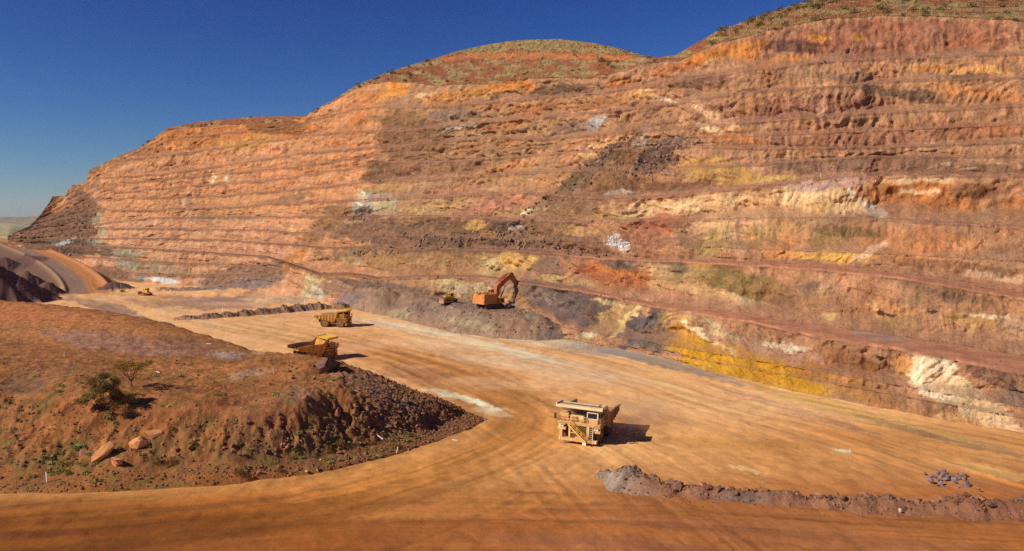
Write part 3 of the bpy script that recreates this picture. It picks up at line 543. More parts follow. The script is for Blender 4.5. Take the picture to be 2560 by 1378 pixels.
    # wheel lanes: pairs of packed, darker bands with pale loose dust thrown up between
    for i, (off, wd, amp) in enumerate([(-9.5, 1.5, -.20), (-6.0, 1.1, .16), (-3.2, 1.3, -.26), (0.2, 1.0, .14), (3.0, 1.4, -.24), (6.4, 1.2, .14), (9.0, 1.6, -.18), (12.5, 1.2, .10)]):
        wob = off + 1.6 * fbm(S0 / 45.0, S0 * 0 + i, 771, 3); on = sstep(-.45, .2, fbm(S0 / 38.0, S0 * 0 + i * 5, 773, 3)) * sstep(345, 300, Y)
        C = C * (1 + amp * (on * np.exp(-((T0 - wob) / wd) ** 2))[..., None])
    for i, (P_, sd) in enumerate(((1, 3), (2, 5), (4, 7))):
        S_, T_, _d = PST[P_]
        for j, (off, wd, amp) in enumerate([(-8, 1.2, -.14), (-4.5, .9, -.18), (-1, 1.0, .10), (2.5, 1.0, -.18), (6, 1.2, -.12), (11, 1.4, .09), (-14, 1.6, .09)]):
            wob = off + 1.3 * np.sin(S_ / 31.0 + j * 1.3 + sd); on = sstep(-.4, .6, np.sin(S_ / 19.0 + j * 2.1 + sd) + .6 * np.sin(S_ / 7.0 + j)) * sstep(345, 300, Y)
            C = C * (1 + amp * (on * np.exp(-((T_ - wob) / wd) ** 2))[..., None])
    tr_ = np.random.default_rng(9)
    for i, P_ in enumerate(PATHS):
        S_, T_, _d = PST[i]; fade = np.exp(-(_d / 32.0) ** 2) * sstep(330, 270, Y)
        for j in range(13):
            a_, b_, c_ = tr_.uniform(-20, 20), tr_.uniform(-.10, .10), tr_.uniform(0, 5); ln = a_ + b_ * (S_ - tr_.uniform(30, 200)) + c_ * np.sin(S_ / tr_.uniform(25, 70) + j)
            amp = tr_.uniform(.08, .20) * (1 if tr_.random() < .3 else -1); on = sstep(-.4, .5, np.sin(S_ / 21.0 + j * 3.7 + i) + .7 * np.sin(S_ / 8.3 + j * 1.9)) * fade
            C = C * (1 + amp * (on * (np.exp(-((T_ - ln) / .45) ** 2) + np.exp(-((T_ - ln - 4.4) / .45) ** 2)))[..., None])
    # turning loops
    for (a_, b_, r0) in ((1045, 935, 9), (1120, 920, 14), (640, 815, 12), (860, 845, 13), (1750, 1080, 12), (1380, 935, 16)):
        cx_, cy_ = flo(a_, b_); rr = np.hypot(X - cx_, (Y - cy_) * .8) + 1.2 * fbm(X / 9, Y / 9, 779, 3)
        for q in (0, 2.6): C = C * (1 - .16 * (np.exp(-((rr - r0 - q) / .6) ** 2) * sstep(-.1, .3, fbm(X / 12, Y / 12, 783, 2)))[..., None])
    # dark damp lines where tyres turned
    lines = sstep(0.28, 0.5, rut) * sstep(-.05, 0.4, fbm(X / 30, Y / 30, 791, 2))
    C = C * (1 - 0.24 * lines[..., None])
    dust = sstep(.1, .6, fbm(X / 38, Y / 30, 795, 3)); C = mix(C, lin((236, 180, 126)) / LF, dust * .4 * sstep(1080, 1000, V))
    sc_ = sstep(0.35, .6, fbm((X + .4 * Y) / 14, (Y - .4 * X) / 5.5, 797, 4)); C = C * (1 - .14 * sc_[..., None])
    C = C * (1 - sstep(900, 1150, V)[..., None] * np.array([0, .03, .20]))
    # the ramp up to the left: grey wheel-worn side and orange shoulder
    zc, S, T, dd, hr = ramp_h(X, Y)
    onr = sstep(13.5, 11, dd) * (V < 745)
    C = mix(C, lin((140, 106, 82)) / LF * (1 + 0.3 * fbm(S / 60, T / 2.0, 801, 3)[..., None]), onr)
    C = mix(C, lin((186, 116, 64)) / LF * (1 + 0.3 * fbm(S / 50, T / 1.5, 803, 3)[..., None]), onr * sstep(-1.5, 3.0, T + 1.2 * fbm(S / 30, S * 0, 805, 2)))
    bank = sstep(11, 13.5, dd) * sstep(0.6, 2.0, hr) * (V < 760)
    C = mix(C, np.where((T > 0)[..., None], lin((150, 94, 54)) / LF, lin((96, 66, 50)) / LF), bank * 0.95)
    wild = sstep(340, 380, Y) * sstep(330, 200, U) * (1 - np.clip(onr + bank, 0, 1)) * sstep(745, 725, V + 12 * fbm(X / 20, Y / 20, 806, 2))
    C = mix(C, lin((100, 72, 58)) / LF * (1 + 0.3 * fbm(X / 6, Y / 6, 807, 4)[..., None]), wild * 0.9)
    for (cx, cy, cd, sl, nz) in CONES:
        c = at(cx, cy, cd); r = np.hypot(X - c.x, (Y - c.y) * 0.8)
        C = mix(C, lin((98, 66, 54)) / LF * (1 + 0.5 * fbm(X / 3, Y / 3, 809 + nz, 4)[..., None]), sstep(c.z / sl * 1.08, c.z / sl * 0.9, r))
    plain = sstep(760, 900, Y) * (1 - onr)
    C = mix(C, lin((172, 150, 100)) / LF * (1 + 0.25 * fbm(X / 60, Y / 160, 811, 4)[..., None]), plain)
    C = np.clip(C, 0.012, 0.85)
    V3 = np.stack([X, Y, Z], -1).reshape(-1, 3)
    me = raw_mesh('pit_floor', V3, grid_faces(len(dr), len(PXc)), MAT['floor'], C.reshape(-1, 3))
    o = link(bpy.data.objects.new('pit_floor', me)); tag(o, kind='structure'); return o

# ------------------------------------------------------------------ the spoil mound in the foreground
MB_FRONT = FP((1222, 1054), (1180, 1078), (1100, 1108), (980, 1144), (800, 1186), (600, 1213), (400, 1226), (200, 1236), (0, 1242), (-250, 1244), (-700, 1246))
MB_BACK = np.array([flo(1215, 1046), flo(1100, 1006, 2.5), flo(970, 958, 5.5), flo(860, 912, 8.0), flo(650, 882, 8.5), flo(520, 845, 8.5), flo(420, 815, 8.5), flo(300, 790, 9), flo(135, 766, 9.5), flo(-60, 752, 10), flo(-700, 735, 10)])
def _off(P, k):   # push the crest line out to the foot of its back slope
    P = P.copy(); T = np.gradient(P, axis=0); T /= np.hypot(T[:, 0], T[:, 1])[:, None]
    Nn = np.stack([-T[:, 1], T[:, 0]], 1)
    if Nn[3, 1] < 0: Nn = -Nn
    return P + Nn * k[:, None]
MB_BACK_FOOT = _off(MB_BACK, np.array([0.3, 2.5, 6.0, 9.5, 10.5, 11, 11, 12, 12.5, 13, 13]))
MB_POLY = np.vstack([MB_FRONT, MB_BACK_FOOT[::-1]])
def mound_h(X, Y, detail=True):
    ins = in_poly(MB_POLY, X, Y)
    Sf, _, df = poly_st(MB_FRONT, X, Y); _, _, db = poly_st(MB_BACK_FOOT, X, Y)
    U = 1280 + X / Y * FPX
    zp = np.interp(U, [-700, 0, 250, 500, 640, 760, 850, 950, 1050, 1230], [11, 10.6, 10.2, 9.2, 9.0, 9.8, 9.6, 7.4, 5.2, 2.0])
    sf = np.interp(U, [-400, 0, 200, 420, 560, 700, 900, 1230], [0.42, 0.42, 0.46, 0.55, 0.68, 0.80, 0.74, 0.55])
    n1 = fbm(X / 11.0, Y / 11.0, 901, 4)
    front = sf * df * (1 + 0.16 * n1)
    # toe apron along the road
    front = np.where(df < 5, np.minimum(front, 0.25 * df + 0.0 * df), front - (5 * sf - 1.25) * np.exp(-(df - 5) / 6.0))
    back = 0.86 * db * (1 + 0.12 * fbm(X / 6, Y / 6, 905, 3))
    k = 0.75
    z = -k * np.log(np.exp(-np.clip(front, 0, 40) / k) + np.exp(-np.clip(back, 0, 40) / k) + np.exp(-zp / k)) + k * 0.2
    slope = sstep(0.6, 3.0, zp - z) * sstep(1.2, 3.0, z)
    if detail:
        gul = ridged(Sf / 6.4 + 0.7 * noise(X / 6, Y / 6, 911) + .3 * noise(X / 2, Y / 2, 912), df / 20.0, 913, 4)
        gz = sstep(480, 640, U)
        z = z - slope * (0.25 + 0.75 * gz) * sstep(0.15, 0.95, gul) * np.clip(z / 5.0, 0, 1)
        z = z + (0.6 * fbm(X / 5.5, Y / 5.5, 921, 4) + 0.34 * fbm(X / 1.7, Y / 1.7, 931, 3) - .3 * (np.abs(noise(X / 3.3, Y / 3.3, 935)) - .3)) * sstep(0.0, 2.0, z) * np.where(slope > 0.3, 1.0, 0.55)
        z = z + slope * gz * (.55 * (np.abs(noise(X / 2.6, Y / 2.6, 943)) + .5 * np.abs(noise(X / 1.2, Y / 1.2, 944)) - .5) * -1.6)
        z = z + 0.28 * fbm(X / 0.9, Y / 0.9, 941, 2) * sstep(640, 900, U) * sstep(0.5, 2, z)
        # little dug hollow and hummocks on the ridge
        for (a, b, zz, r, hgt) in [(655, 912, 9.5, 4.5, 1.9), (705, 905, 9.5, 3.0, -1.0), (770, 935, 9.0, 4.0, 1.2), (900, 945, 8.0, 5, 1.0), (300, 1196, 1.0, 5, 1.1), (560, 1180, 1.2, 6, 1.0), (130, 985, 8.5, 8, 0.9), (20, 975, 8.5, 6, -1.8), (75, 1010, 7.0, 5, -1.2), (250, 1075, 4.5, 6, 0.8), (1090, 1045, 3.0, 2.6, -.4), (560, 1080, 4.5, 3, -0.9), (620, 1050, 5.5, 3, -1.0)]:
            cx, cy = flo(a, b, zz); z = z + hgt * np.exp(-((X - cx) ** 2 + (Y - cy) ** 2) / (r * r))
    edge = np.minimum(df, db)
    z = np.where(ins, z * sstep(0, 1.2, edge) - 0.45 * sstep(1.0, 0.0, edge), -0.5 - 0.4 * np.minimum(edge, 3))
    return z, df, db, slope, U, ins, Sf
_mound = {}
def mound_object():
    PXc = np.concatenate([np.arange(-900, -50, 30), np.arange(-50, 1260, 2.5)])
    dr = np.concatenate([np.arange(100, 172, 0.26), np.arange(172, 330, 1.1)])
    U = np.broadcast_to(PXc, (len(dr), len(PXc))); Y = np.broadcast_to(dr[:, None], U.shape) + 0.0; X = (U - 1280) / FPX * Y
    Z, df, db, slope, _, ins, Sf = mound_h(X, Y)
    _mound.update(px=PXc, d=dr, Z=Z)
    Up, Vp = pix(X, Y, Z)
    base = np.zeros(U.shape + (3,)) + lin((150, 90, 48)) / LF
    MBL = [(150, 820, 260, 45, 6, (176, 108, 60), .85, .5), (300, 860, 180, 22, 8, (156, 106, 82), .75, .5), (500, 870, 120, 20, 12, (140, 92, 66), .6, .5), (60, 785, 220, 24, 5, (184, 106, 58), .8, .5), (480, 925, 160, 24, 4, (170, 104, 56), .8, .5), (150, 930, 110, 26, 0, (148, 92, 52), .6, .5),
           (60, 965, 60, 26, 0, (108, 74, 54), .6, .5), (300, 1030, 170, 60, 5, (156, 88, 46), .7, .5), (150, 1060, 120, 50, 0, (160, 92, 48), .6, .5), (520, 1010, 90, 50, 0, (150, 84, 46), .6, .5), (680, 1060, 120, 70, 10, (138, 82, 50), .6, .5), (620, 935, 50, 14, -10, (164, 116, 84), .6, .6), (560, 888, 40, 8, 5, (164, 134, 116), .6, .6), (640, 880, 20, 8, 0, (178, 130, 96), .7, .5), (740, 990, 60, 20, 0, (134, 92, 66), .6, .5), (700, 1130, 200, 30, 0, (128, 80, 50), .6, .5), (980, 1000, 130, 28, 32, (116, 82, 62), .75, .5), (880, 960, 60, 18, 25, (142, 92, 62), .6, .5), (1050, 1060, 130, 30, 15, (124, 80, 54), .7, .5), (870, 1080, 120, 40, 20, (132, 80, 48), .6, .5),
           (200, 1190, 260, 16, 2, (150, 86, 44), .7, .5), (700, 1190, 260, 10, -8, (146, 84, 48), .7, .5)]
    C = paint(Up, Vp, base, MBL, seed=60, warp=(20, 8), F=LF)
    C = C * (1 + 0.20 * fbm(X / 3.2, Y / 3.2, 951, 4)[..., None]) * (1 + (.1 + .22 * slope)[..., None] * fbm(X / 0.7, Y / 0.7, 955, 3)[..., None])
    trk = fbm((X * 0.95 + Y * 0.3) / 45.0, (Y * 0.95 - X * 0.3) / 2.8, 957, 3) * sstep(0.4, 0.05, slope) * sstep(4, 7, Z)
    C = C * (1 + 0.26 * trk[..., None])
    C = C * (1 + fbm(X / 7, Y / 7, 959, 3)[..., None] * np.array([0.08, -0.02, -0.10]))
    C = C * (1 + .14 * (sstep(.3, .05, slope) * sstep(5, 8, Z))[..., None])
    C = mix(C, lin((164, 98, 48)) / LF, .75 * sstep(3.2, .4, df + 1.2 * fbm(X / 2.5, Y / 2.5, 963, 3)))
    green = sstep(0.18, 0.5, fbm(X / 4.0, Y / 4.0, 961, 4) + 0.30 * np.exp(-((Up - 200) / 180) ** 2 - ((Vp - 1150) / 45) ** 2) + 0.2 * np.exp(-((Up - 750) / 260) ** 2 - ((Vp - 1125) / 35) ** 2) - 0.25 * sstep(940, 900, Vp)) * sstep(880, 960, Vp)
    C = mix(C, lin((118, 96, 46)) / LF, green * 0.5)
    C = C * np.array([.97, 1.03, 1.0]); C = np.clip(C, 0.01, 0.8)
    keep = Z > -1.6
    V3 = np.stack([X, Y, Z], -1).reshape(-1, 3)
    F = grid_faces(len(dr), len(PXc)); kp = keep.reshape(-1); F = F[kp[F].any(1)]
    used = np.unique(F); remap = np.full(len(V3), -1, np.int64); remap[used] = np.arange(len(used))
    me = raw_mesh('spoil_mound', V3[used], remap[F], MAT['mound'], C.reshape(-1, 3)[used])
    o = link(bpy.data.objects.new('spoil_mound', me)); tag(o, kind='structure'); return o
def mound_z(x, y):
    return float(mound_h(np.array([x]), np.array([y]))[0][0])
def mound_hit(px, py):
    """point of the mound surface seen at (px,py)"""
    G = _mound; c = int(np.argmin(np.abs(G['px'] - px))); d = G['d']; x = (px - 1280) / FPX * d; z = G['Z'][:, c]; zr = CAM_H - d * (py - HOR) / FPX
    i = np.argmax(np.maximum(z, 0) >= zr); return Vector((float(x[i]), float(d[i]), float(max(z[i], 0))))

# ------------------------------------------------------------------ heap the excavator stands on
HEAP_FRONT = FP((800, 757), (870, 772), (950, 788), (1050, 812), (1130, 832), (1230, 846), (1340, 853), (1430, 850), (1500, 862))
def heap_h(X, Y):
    S, T, df = poly_st(HEAP_FRONT, X, Y)
    P = HEAP_FRONT; yl = np.interp(X, P[:, 0], P[:, 1]) if P[0, 0] < P[-1, 0] else np.interp(X, P[::-1, 0], P[::-1, 1])
    ins = Y > yl
    U = 1280 + X / Y * FPX
    zp = np.interp(U, [800, 880, 930, 1000, 1080, 1110, 1320, 1360, 1400, 1450, 1520], [5.0, 9.0, 10.5, 9.6, 8.0, 7.1, 6.8, 5.5, 3.4, 2.2, 0.8])
    z = 0.60 * df * (1 + 0.2 * fbm(X / 9, Y / 9, 971, 3))
    k = 0.8; z = -k * np.log(np.exp(-np.clip(z, 0, 30) / k) + np.exp(-zp / k))
    pl = at(1338, 708, 312); r = np.hypot(X - pl.x, (Y - pl.y) * 0.8); z = np.maximum(z, pl.z + 0.3 - 0.8 * r * (1 + 0.2 * fbm(X / 4, Y / 4, 975, 3)))
    p2 = at(960, 722, 352); r = np.hypot((X - p2.x) * 0.6, (Y - p2.y)); z = np.maximum(z, p2.z - 0.62 * r)
    flat = ins & (df > 14) & (U > 1060) & (U < 1300) & (Y < 312)
    z = z + np.where(flat, 0.12, 0.5) * fbm(X / 3.0, Y / 3.0, 981, 4) + np.where(flat, 0, 0.7) * fbm(X / 8.0, Y / 8.0, 985, 3)
    spur = 0.9 * ridged(S / 9.0, df / 40.0, 987, 2) * sstep(1, 5, df) * sstep(16, 9, df)
    z = z + spur
    return np.where(ins, z * sstep(0, 1.5, df), -0.6 - 0.3 * df), df, U
def heap_object():
    PXc = np.arange(780, 1540, 2.6); dr = np.concatenate([np.arange(250, 330, 0.7), np.arange(330, 385, 2)])
    U = np.broadcast_to(PXc, (len(dr), len(PXc))); Y = np.broadcast_to(dr[:, None], U.shape) + 0.0; X = (U - 1280) / FPX * Y
    Z, df, _ = heap_h(X, Y); Up, Vp = pix(X, Y, Z)
    base = np.zeros(U.shape + (3,)) + lin((150, 112, 82)) / LF
    HB = [(950, 760, 120, 22, 12, (138, 104, 80), .7, .5), (1000, 785, 40, 14, 0, (158, 132, 92), .7, .5), (1150, 790, 90, 24, 10, (148, 118, 92), .6, .5), (1180, 810, 60, 10, 10, (164, 136, 96), .7, .5), (1290, 810, 50, 24, 20, (150, 106, 80), .7, .5), (1325, 782, 22, 16, 0, (160, 136, 98), .8, .5), (1325, 735, 24, 30, 0, (128, 100, 92), .8, .5), (1335, 712, 18, 8, 0, (190, 150, 130), .8, .5), (1400, 840, 70, 10, 0, (128, 106, 96), .8, .5), (1200, 762, 110, 7, 2, (134, 104, 88), .8, .5), (1050, 765, 30, 16, 0, (118, 92, 78), .6, .5), (880, 750, 40, 14, 15, (140, 112, 98), .7, .5)]
    C = paint(Up, Vp, base, HB, seed=90, warp=(10, 5), F=LF)
    C = C * (1 + 0.22 * fbm(X / 4, Y / 4, 991, 4)[..., None]) * (1 + 0.22 * fbm(X / 0.9, Y / 0.9, 993, 3)[..., None])
    C = np.clip(C, 0.01, 0.8)
    V3 = np.stack([X, Y, Z], -1).reshape(-1, 3); F = grid_faces(len(dr), len(PXc)); kp = (Z > -1.5).reshape(-1); F = F[kp[F].any(1)]
    used = np.unique(F); remap = np.full(len(V3), -1, np.int64); remap[used] = np.arange(len(used))
    me = raw_mesh('rubble_heap', V3[used], remap[F], MAT['heap'], C.reshape(-1, 3)[used])
    o = link(bpy.data.objects.new('rubble_heap', me)); tag(o, kind='structure'); return o
def heap_z(x, y): return float(heap_h(np.array([x]), np.array([y]))[0][0])

# ------------------------------------------------------------------ windrows (safety berms)
BERMS = {}
def berm_h(key, X, Y):
    P, H = BERMS[key]; S, T, dd = poly_st(P[:, :2], X, Y)
    cum = np.concatenate([[0], np.cumsum(np.hypot(*np.diff(P[:, :2], axis=0).T))])
    h = np.interp(S, cum, P[:, 2]) * np.maximum(.35, 1 + 0.65 * fbm(S / 5.0, S * 0, H, 3)); wd = h * 1.55 + 0.6
    t = np.clip(np.abs(T) / np.maximum(wd, .1), 0, 1.4)
    over = np.maximum(0, np.maximum(-S, S - cum[-1]))
    z = h * (1 - sstep(0.12, 1.0, t) * 1.0) - 0.3 * sstep(0.9, 1.3, t) - over * 0.6
    z = z + (0.16 * fbm(X / 1.6, Y / 1.6, H + 3, 4) + 0.10 * fbm(X / 0.5, Y / 0.5, H + 9, 2)) * sstep(1.25, 0.8, t) * np.minimum(1, h)
    return z, S, T, t
def berm_object(key, name, pts, seed, step_s, ntt, colr, blotch):
    P = spline(np.array(pts), 10); BERMS[key] = (P, seed)
    seglen = np.hypot(*np.diff(P[:, :2], axis=0).T); L = seglen.sum(); cum = np.concatenate([[0], np.cumsum(seglen)])
    s = np.arange(-1.5, L + 1.5, step_s); cx = np.interp(s, cum, P[:, 0]); cy = np.interp(s, cum, P[:, 1])
    cx = cx + np.minimum(s, 0) * 1.0 + np.maximum(s - L, 0) * (P[-1, 0] - P[-2, 0]) / seglen[-1]
    tx = np.gradient(cx); ty = np.gradient(cy); q = np.hypot(tx, ty); nx, ny = ty / q, -tx / q
    wmax = P[:, 2].max() * 2.3 + 1.0; t = np.linspace(-wmax, wmax, ntt)
    X = cx[:, None] + nx[:, None] * t; Y = cy[:, None] + ny[:, None] * t
    Z, S, T, tn = berm_h(key, X, Y)
    C = np.zeros(X.shape + (3,)) + lin(colr) / LF
    for (frac, wid, rgb) in blotch:
        C = mix(C, np.zeros(X.shape + (3,)) + lin(rgb) / LF, np.exp(-(((S / L) - frac + 0.02 * fbm(X / 3, Y / 3, seed + 20, 3)) / wid) ** 2))
    C = C * (1 + 0.22 * fbm(X / 2.2, Y / 2.2, seed + 30, 4)[..., None]) * (1 + 0.2 * fbm(X / 0.5, Y / 0.5, seed + 40, 2)[..., None])
    C = np.clip(C, .01, .8)
    Zg = ground_h(X, Y)
    V3 = np.stack([X, Y, np.where(Z < 0, Z, Z + np.maximum(0, Zg))], -1).reshape(-1, 3)
    me = raw_mesh(name, V3, grid_faces(len(s), len(t)), MAT['mound'], C.reshape(-1, 3))
    o = link(bpy.data.objects.new(name, me)); tag(o, kind='structure'); return o
# ------------------------------------------------------------------ build the setting
MAT = {}
MAT['wall'] = mat_earth('wall_rock', 0.6, 0.32, 0.95, (1, 1, 0.75), bdist=0.24)
MAT['floor'] = mat_earth('floor_dust', 0.9, 0.13, 0.4, fine=0.9, bdist=0.10)
MAT['mound'] = mat_earth('mound_soil', 1.3, 0.26, 0.7, bdist=0.2)
MAT['heap'] = mat_earth('heap_rubble', 1.0, 0.26, 0.8, bdist=0.25)
wall_object(); floor_object(); mound_object(); heap_object()
def fz(px, py, h, z=0.0):
    x, y = flo(px, py, z); return (x, y, h)
berm_object('near', 'road_berm', [fz(1500, 1188, 0.5), fz(1570, 1172, 2.5, 2.4), fz(1640, 1205, 1.4, 1.4), fz(1740, 1220, 1.0, 1.0), fz(1900, 1230, 1.1, 1.1), fz(2100, 1244, 1.2, 1.2), fz(2350, 1252, 1.5, 1.5), fz(2560, 1256, 1.7, 1.7), fz(2900, 1272, 1.7, 1.7)],
            1001, 0.22, 64, (146, 94, 64), [(0.05, 0.06, (156, 132, 108)), (0.3, 0.05, (130, 96, 78)), (0.75, 0.1, (140, 88, 60))])
berm_object('far', 'floor_berm', [fz(440, 798, 0.8), fz(500, 791, 1.6, 1), fz(600, 784, 1.8, 1), fz(700, 776, 2.2, 1), fz(780, 769, 2.4, 1), fz(850, 766, 2.0, 1), fz(885, 770, 1.2)],
            1051, 0.5, 26, (164, 118, 84), [(0.6, 0.2, (150, 110, 84))])
# ------------------------------------------------------------------ mesh builder for machines
class MB:
    def __init__(s): s.v = []; s.f = []
    def _add(s, V, F):
        o = len(s.v); s.v += [tuple(p) for p in V]; s.f += [tuple(i + o for i in q) for q in F]; return s
    def box(s, c, size, rot=None):
        hx, hy, hz = size[0] / 2, size[1] / 2, size[2] / 2
        V = [Vector((x, y, z)) for x in (-hx, hx) for y in (-hy, hy) for z in (-hz, hz)]
        if rot is not None: R = Matrix.Rotation(rot[1], 3, rot[0]); V = [R @ p for p in V]
        V = [p + Vector(c) for p in V]
        return s._add(V, [(0, 1, 3, 2), (4, 6, 7, 5), (0, 4, 5, 1), (2, 3, 7, 6), (0, 2, 6, 4), (1, 5, 7, 3)])
    def bar(s, a, b, w, h=None):
        """square bar from a to b"""
        h = h or w; a = Vector(a); b = Vector(b); d = (b - a); L = d.length; d.normalize()
        up = Vector((0, 0, 1)) if abs(d.z) < 0.95 else Vector((1, 0, 0))
        x = d.cross(up).normalized() * w / 2; y = x.normalized().cross(d).normalized() * h / 2
        V = [a - x - y, a + x - y, a + x + y, a - x + y, b - x - y, b + x - y, b + x + y, b - x + y]
        return s._add(V, [(0, 1, 2, 3), (4, 7, 6, 5), (0, 4, 5, 1), (1, 5, 6, 2), (2, 6, 7, 3), (3, 7, 4, 0)])
    def prism(s, prof, y0, y1):
        """profile of (x,z) points extruded along y"""
        n = len(prof); V = [(x, y0, z) for x, z in prof] + [(x, y1, z) for x, z in prof]
        F = [tuple(range(n)), tuple(range(2 * n - 1, n - 1, -1))] + [(i, i + n, (i + 1) % n + n, (i + 1) % n) for i in range(n)]
        return s._add(V, F)
    def plate(s, a, b, y0, y1, t):
        """flat plate whose long edge runs from (x,z) a to b, t thick, between y0 and y1"""
        ax, az = a; bx, bz = b; L = math.hypot(bx - ax, bz - az); nx, nz = -(bz - az) / L * t, (bx - ax) / L * t
        return s.prism([(ax, az), (bx, bz), (bx + nx, bz + nz), (ax + nx, az + nz)], y0, y1)
    def cyl(s, a, b, r, n=14, r2=None):
        a = Vector(a); b = Vector(b); d = (b - a).normalized(); r2 = r if r2 is None else r2
        up = Vector((0, 0, 1)) if abs(d.z) < 0.95 else Vector((1, 0, 0)); x = d.cross(up).normalized(); y = d.cross(x)
        V = []
        for k in range(n):
            t = 2 * math.pi * k / n; q = x * math.cos(t) + y * math.sin(t); V += [a + q * r, b + q * r2]
        F = [(2 * k, 2 * k + 1, (2 * k + 3) % (2 * n), (2 * k + 2) % (2 * n)) for k in range(n)]
        F += [tuple(range(0, 2 * n, 2)), tuple(range(2 * n - 1, 0, -2))]
        return s._add(V, F)
    def lathe(s, prof, c, n=28):
        """profile of (radius, y) turned about the y axis through c"""
        m = len(prof); V = []
        for k in range(n):
            t = 2 * math.pi * k / n
            for r, y in prof: V.append((c[0] + r * math.cos(t), c[1] + y, c[2] + r * math.sin(t)))
        F = [(k * m + j, k * m + j + 1, ((k + 1) % n) * m + j + 1, ((k + 1) % n) * m + j) for k in range(n) for j in range(m - 1)]
        F += [tuple(k * m for k in range(n)), tuple(k * m + m - 1 for k in range(n - 1, -1, -1))]
        return s._add(V, F)
    def rail(s, pts, r=0.05):
        for a, b in zip(pts[:-1], pts[1:]): s.bar(a, b, r * 2)
        return s
    def mesh(s, name, mat, smooth=False):
        me = bpy.data.meshes.new(name); me.from_pydata([tuple(p) for p in s.v], [], s.f); me.materials.append(mat)
        bm = bmesh.new(); bm.from_mesh(me); bmesh.ops.recalc_face_normals(bm, faces=bm.faces[:]); bm.to_mesh(me); bm.free()
        if smooth:
            for p in me.polygons: p.use_smooth = True
        return me
    def build(s, name, mat, parent=None, smooth=False):
        return link(bpy.data.objects.new(name, s.mesh(name, mat, smooth)), parent)

M_ = dict(
 cream=mat_plain('dusty_cream_paint', (236, 192, 124), 0.55, 0.12, 0.9, dust=(200, 140, 82), dustamt=0.4),
 creambody=mat_plain('dusty_body_steel', (196, 150, 98), 0.7, 0.15, 0.7, dust=(150, 104, 68), dustamt=0.4),
 creamtop=mat_plain('sunlit_cream_paint', (250, 228, 178), 0.55, 0.08, 0.9, dust=(226, 180, 122), dustamt=0.2),  # lighter copy of the cream, sunlight on the canopy put into its colour
 yellow=mat_plain('machine_yellow', (240, 188, 60), 0.5, 0.12, 0.9, dust=(214, 160, 90), dustamt=0.25),  # yellow lightened to carry the sun on the truck canopies
 yellowd=mat_plain('dusty_machine_yellow', (214, 156, 56), 0.6, 0.15, 0.9, dust=(160, 108, 62), dustamt=0.42),
 bodyin=mat_plain('worn_tray_steel', (176, 142, 120), 0.6, 0.15, 0.6, dust=(150, 104, 74), dustamt=0.35),
 dark=mat_plain('dark_steel', (58, 48, 42), 0.7, 0.2, 1.2, dust=(112, 76, 52), dustamt=0.25),
 tyre=mat_plain('dusty_rubber', (66, 52, 44), 0.9, 0.2, 1.0, dust=(150, 106, 72), dustamt=0.5, spec=0.1),
 rim=mat_plain('rim_paint', (176, 124, 66), 0.6, 0.15, 1.2, dust=(140, 94, 60), dustamt=0.4),
 glass=mat_plain('cab_glass', (26, 34, 36), 0.08, 0.1, 1.0, spec=0.6),
 lamp=mat_plain('lamp_lens', (236, 232, 220), 0.15, 0.05, 1.0, spec=0.6),
 white=mat_plain('white_paint', (232, 224, 208), 0.5, 0.08, 2.0),
 orange=mat_plain('machine_orange', (210, 108, 40), 0.55, 0.12, 0.8, dust=(190, 124, 72), dustamt=0.35),
 orangel=mat_plain('faded_machine_orange', (216, 134, 66), 0.6, 0.12, 0.8, dust=(190, 134, 88), dustamt=0.4),
 oranged=mat_plain('deep_machine_orange', (184, 88, 40), 0.6, 0.15, 0.8, dust=(172, 112, 70), dustamt=0.4),
 red=mat_plain('red_paint', (150, 40, 26), 0.5, 0.1, 1.0),
 steel=mat_plain('bright_rod_steel', (190, 186, 178), 0.25, 0.05, 1.0, metal=0.8),
 blade=mat_plain('polished_blade_steel', (186, 150, 126), 0.4, 0.1, 1.0, metal=0.3),
 grille=mat_plain('radiator_grille', (112, 82, 46), 0.7, 0.15, 2.0),
)
def dup_tree(o, parent=None):
    c = o.copy(); link(c, parent)
    for ch in list(o.children): dup_tree(ch, c)
    return c
def wheel(parent, c, r, w, inward, name='wheel'):
    hw = w / 2; p = [(r * .62, -hw * .86), (r * .72, -hw), (r * .88, -hw * .98), (r * .97, -hw * .8), (r * .985, -hw * .3), (r * .985, hw * .3), (r * .97, hw * .8), (r * .88, hw * .98), (r * .72, hw), (r * .62, hw * .86)]
    t = MB().lathe(p, c, 32)
    for k in range(26):
        a = 2 * math.pi * k / 26
        for sd in (-1, 1):
            aa = a + sd * 0.06; q = Vector((c[0] + math.cos(aa) * r * .975, c[1] + sd * hw * .52, c[2] + math.sin(aa) * r * .975))
            t.box(q, (0.10 * r / 1.8, hw * .8, 0.22 * r / 1.8), ('Y', -aa))
    o = t.build(name, M_['tyre'], parent)
    s = 1 if inward < 0 else -1     # outer side
    rp = [(r * .18, s * hw * 1.02), (r * .26, s * hw * .98), (r * .30, s * hw * .55), (r * .46, s * hw * .42), (r * .52, s * hw * .86), (r * .63, s * hw * .92), (r * .63, -s * hw * .8), (0.05, -s * hw * .8)]
    MB().lathe(rp, c, 24).build('rim', M_['rim'], o)
    return o
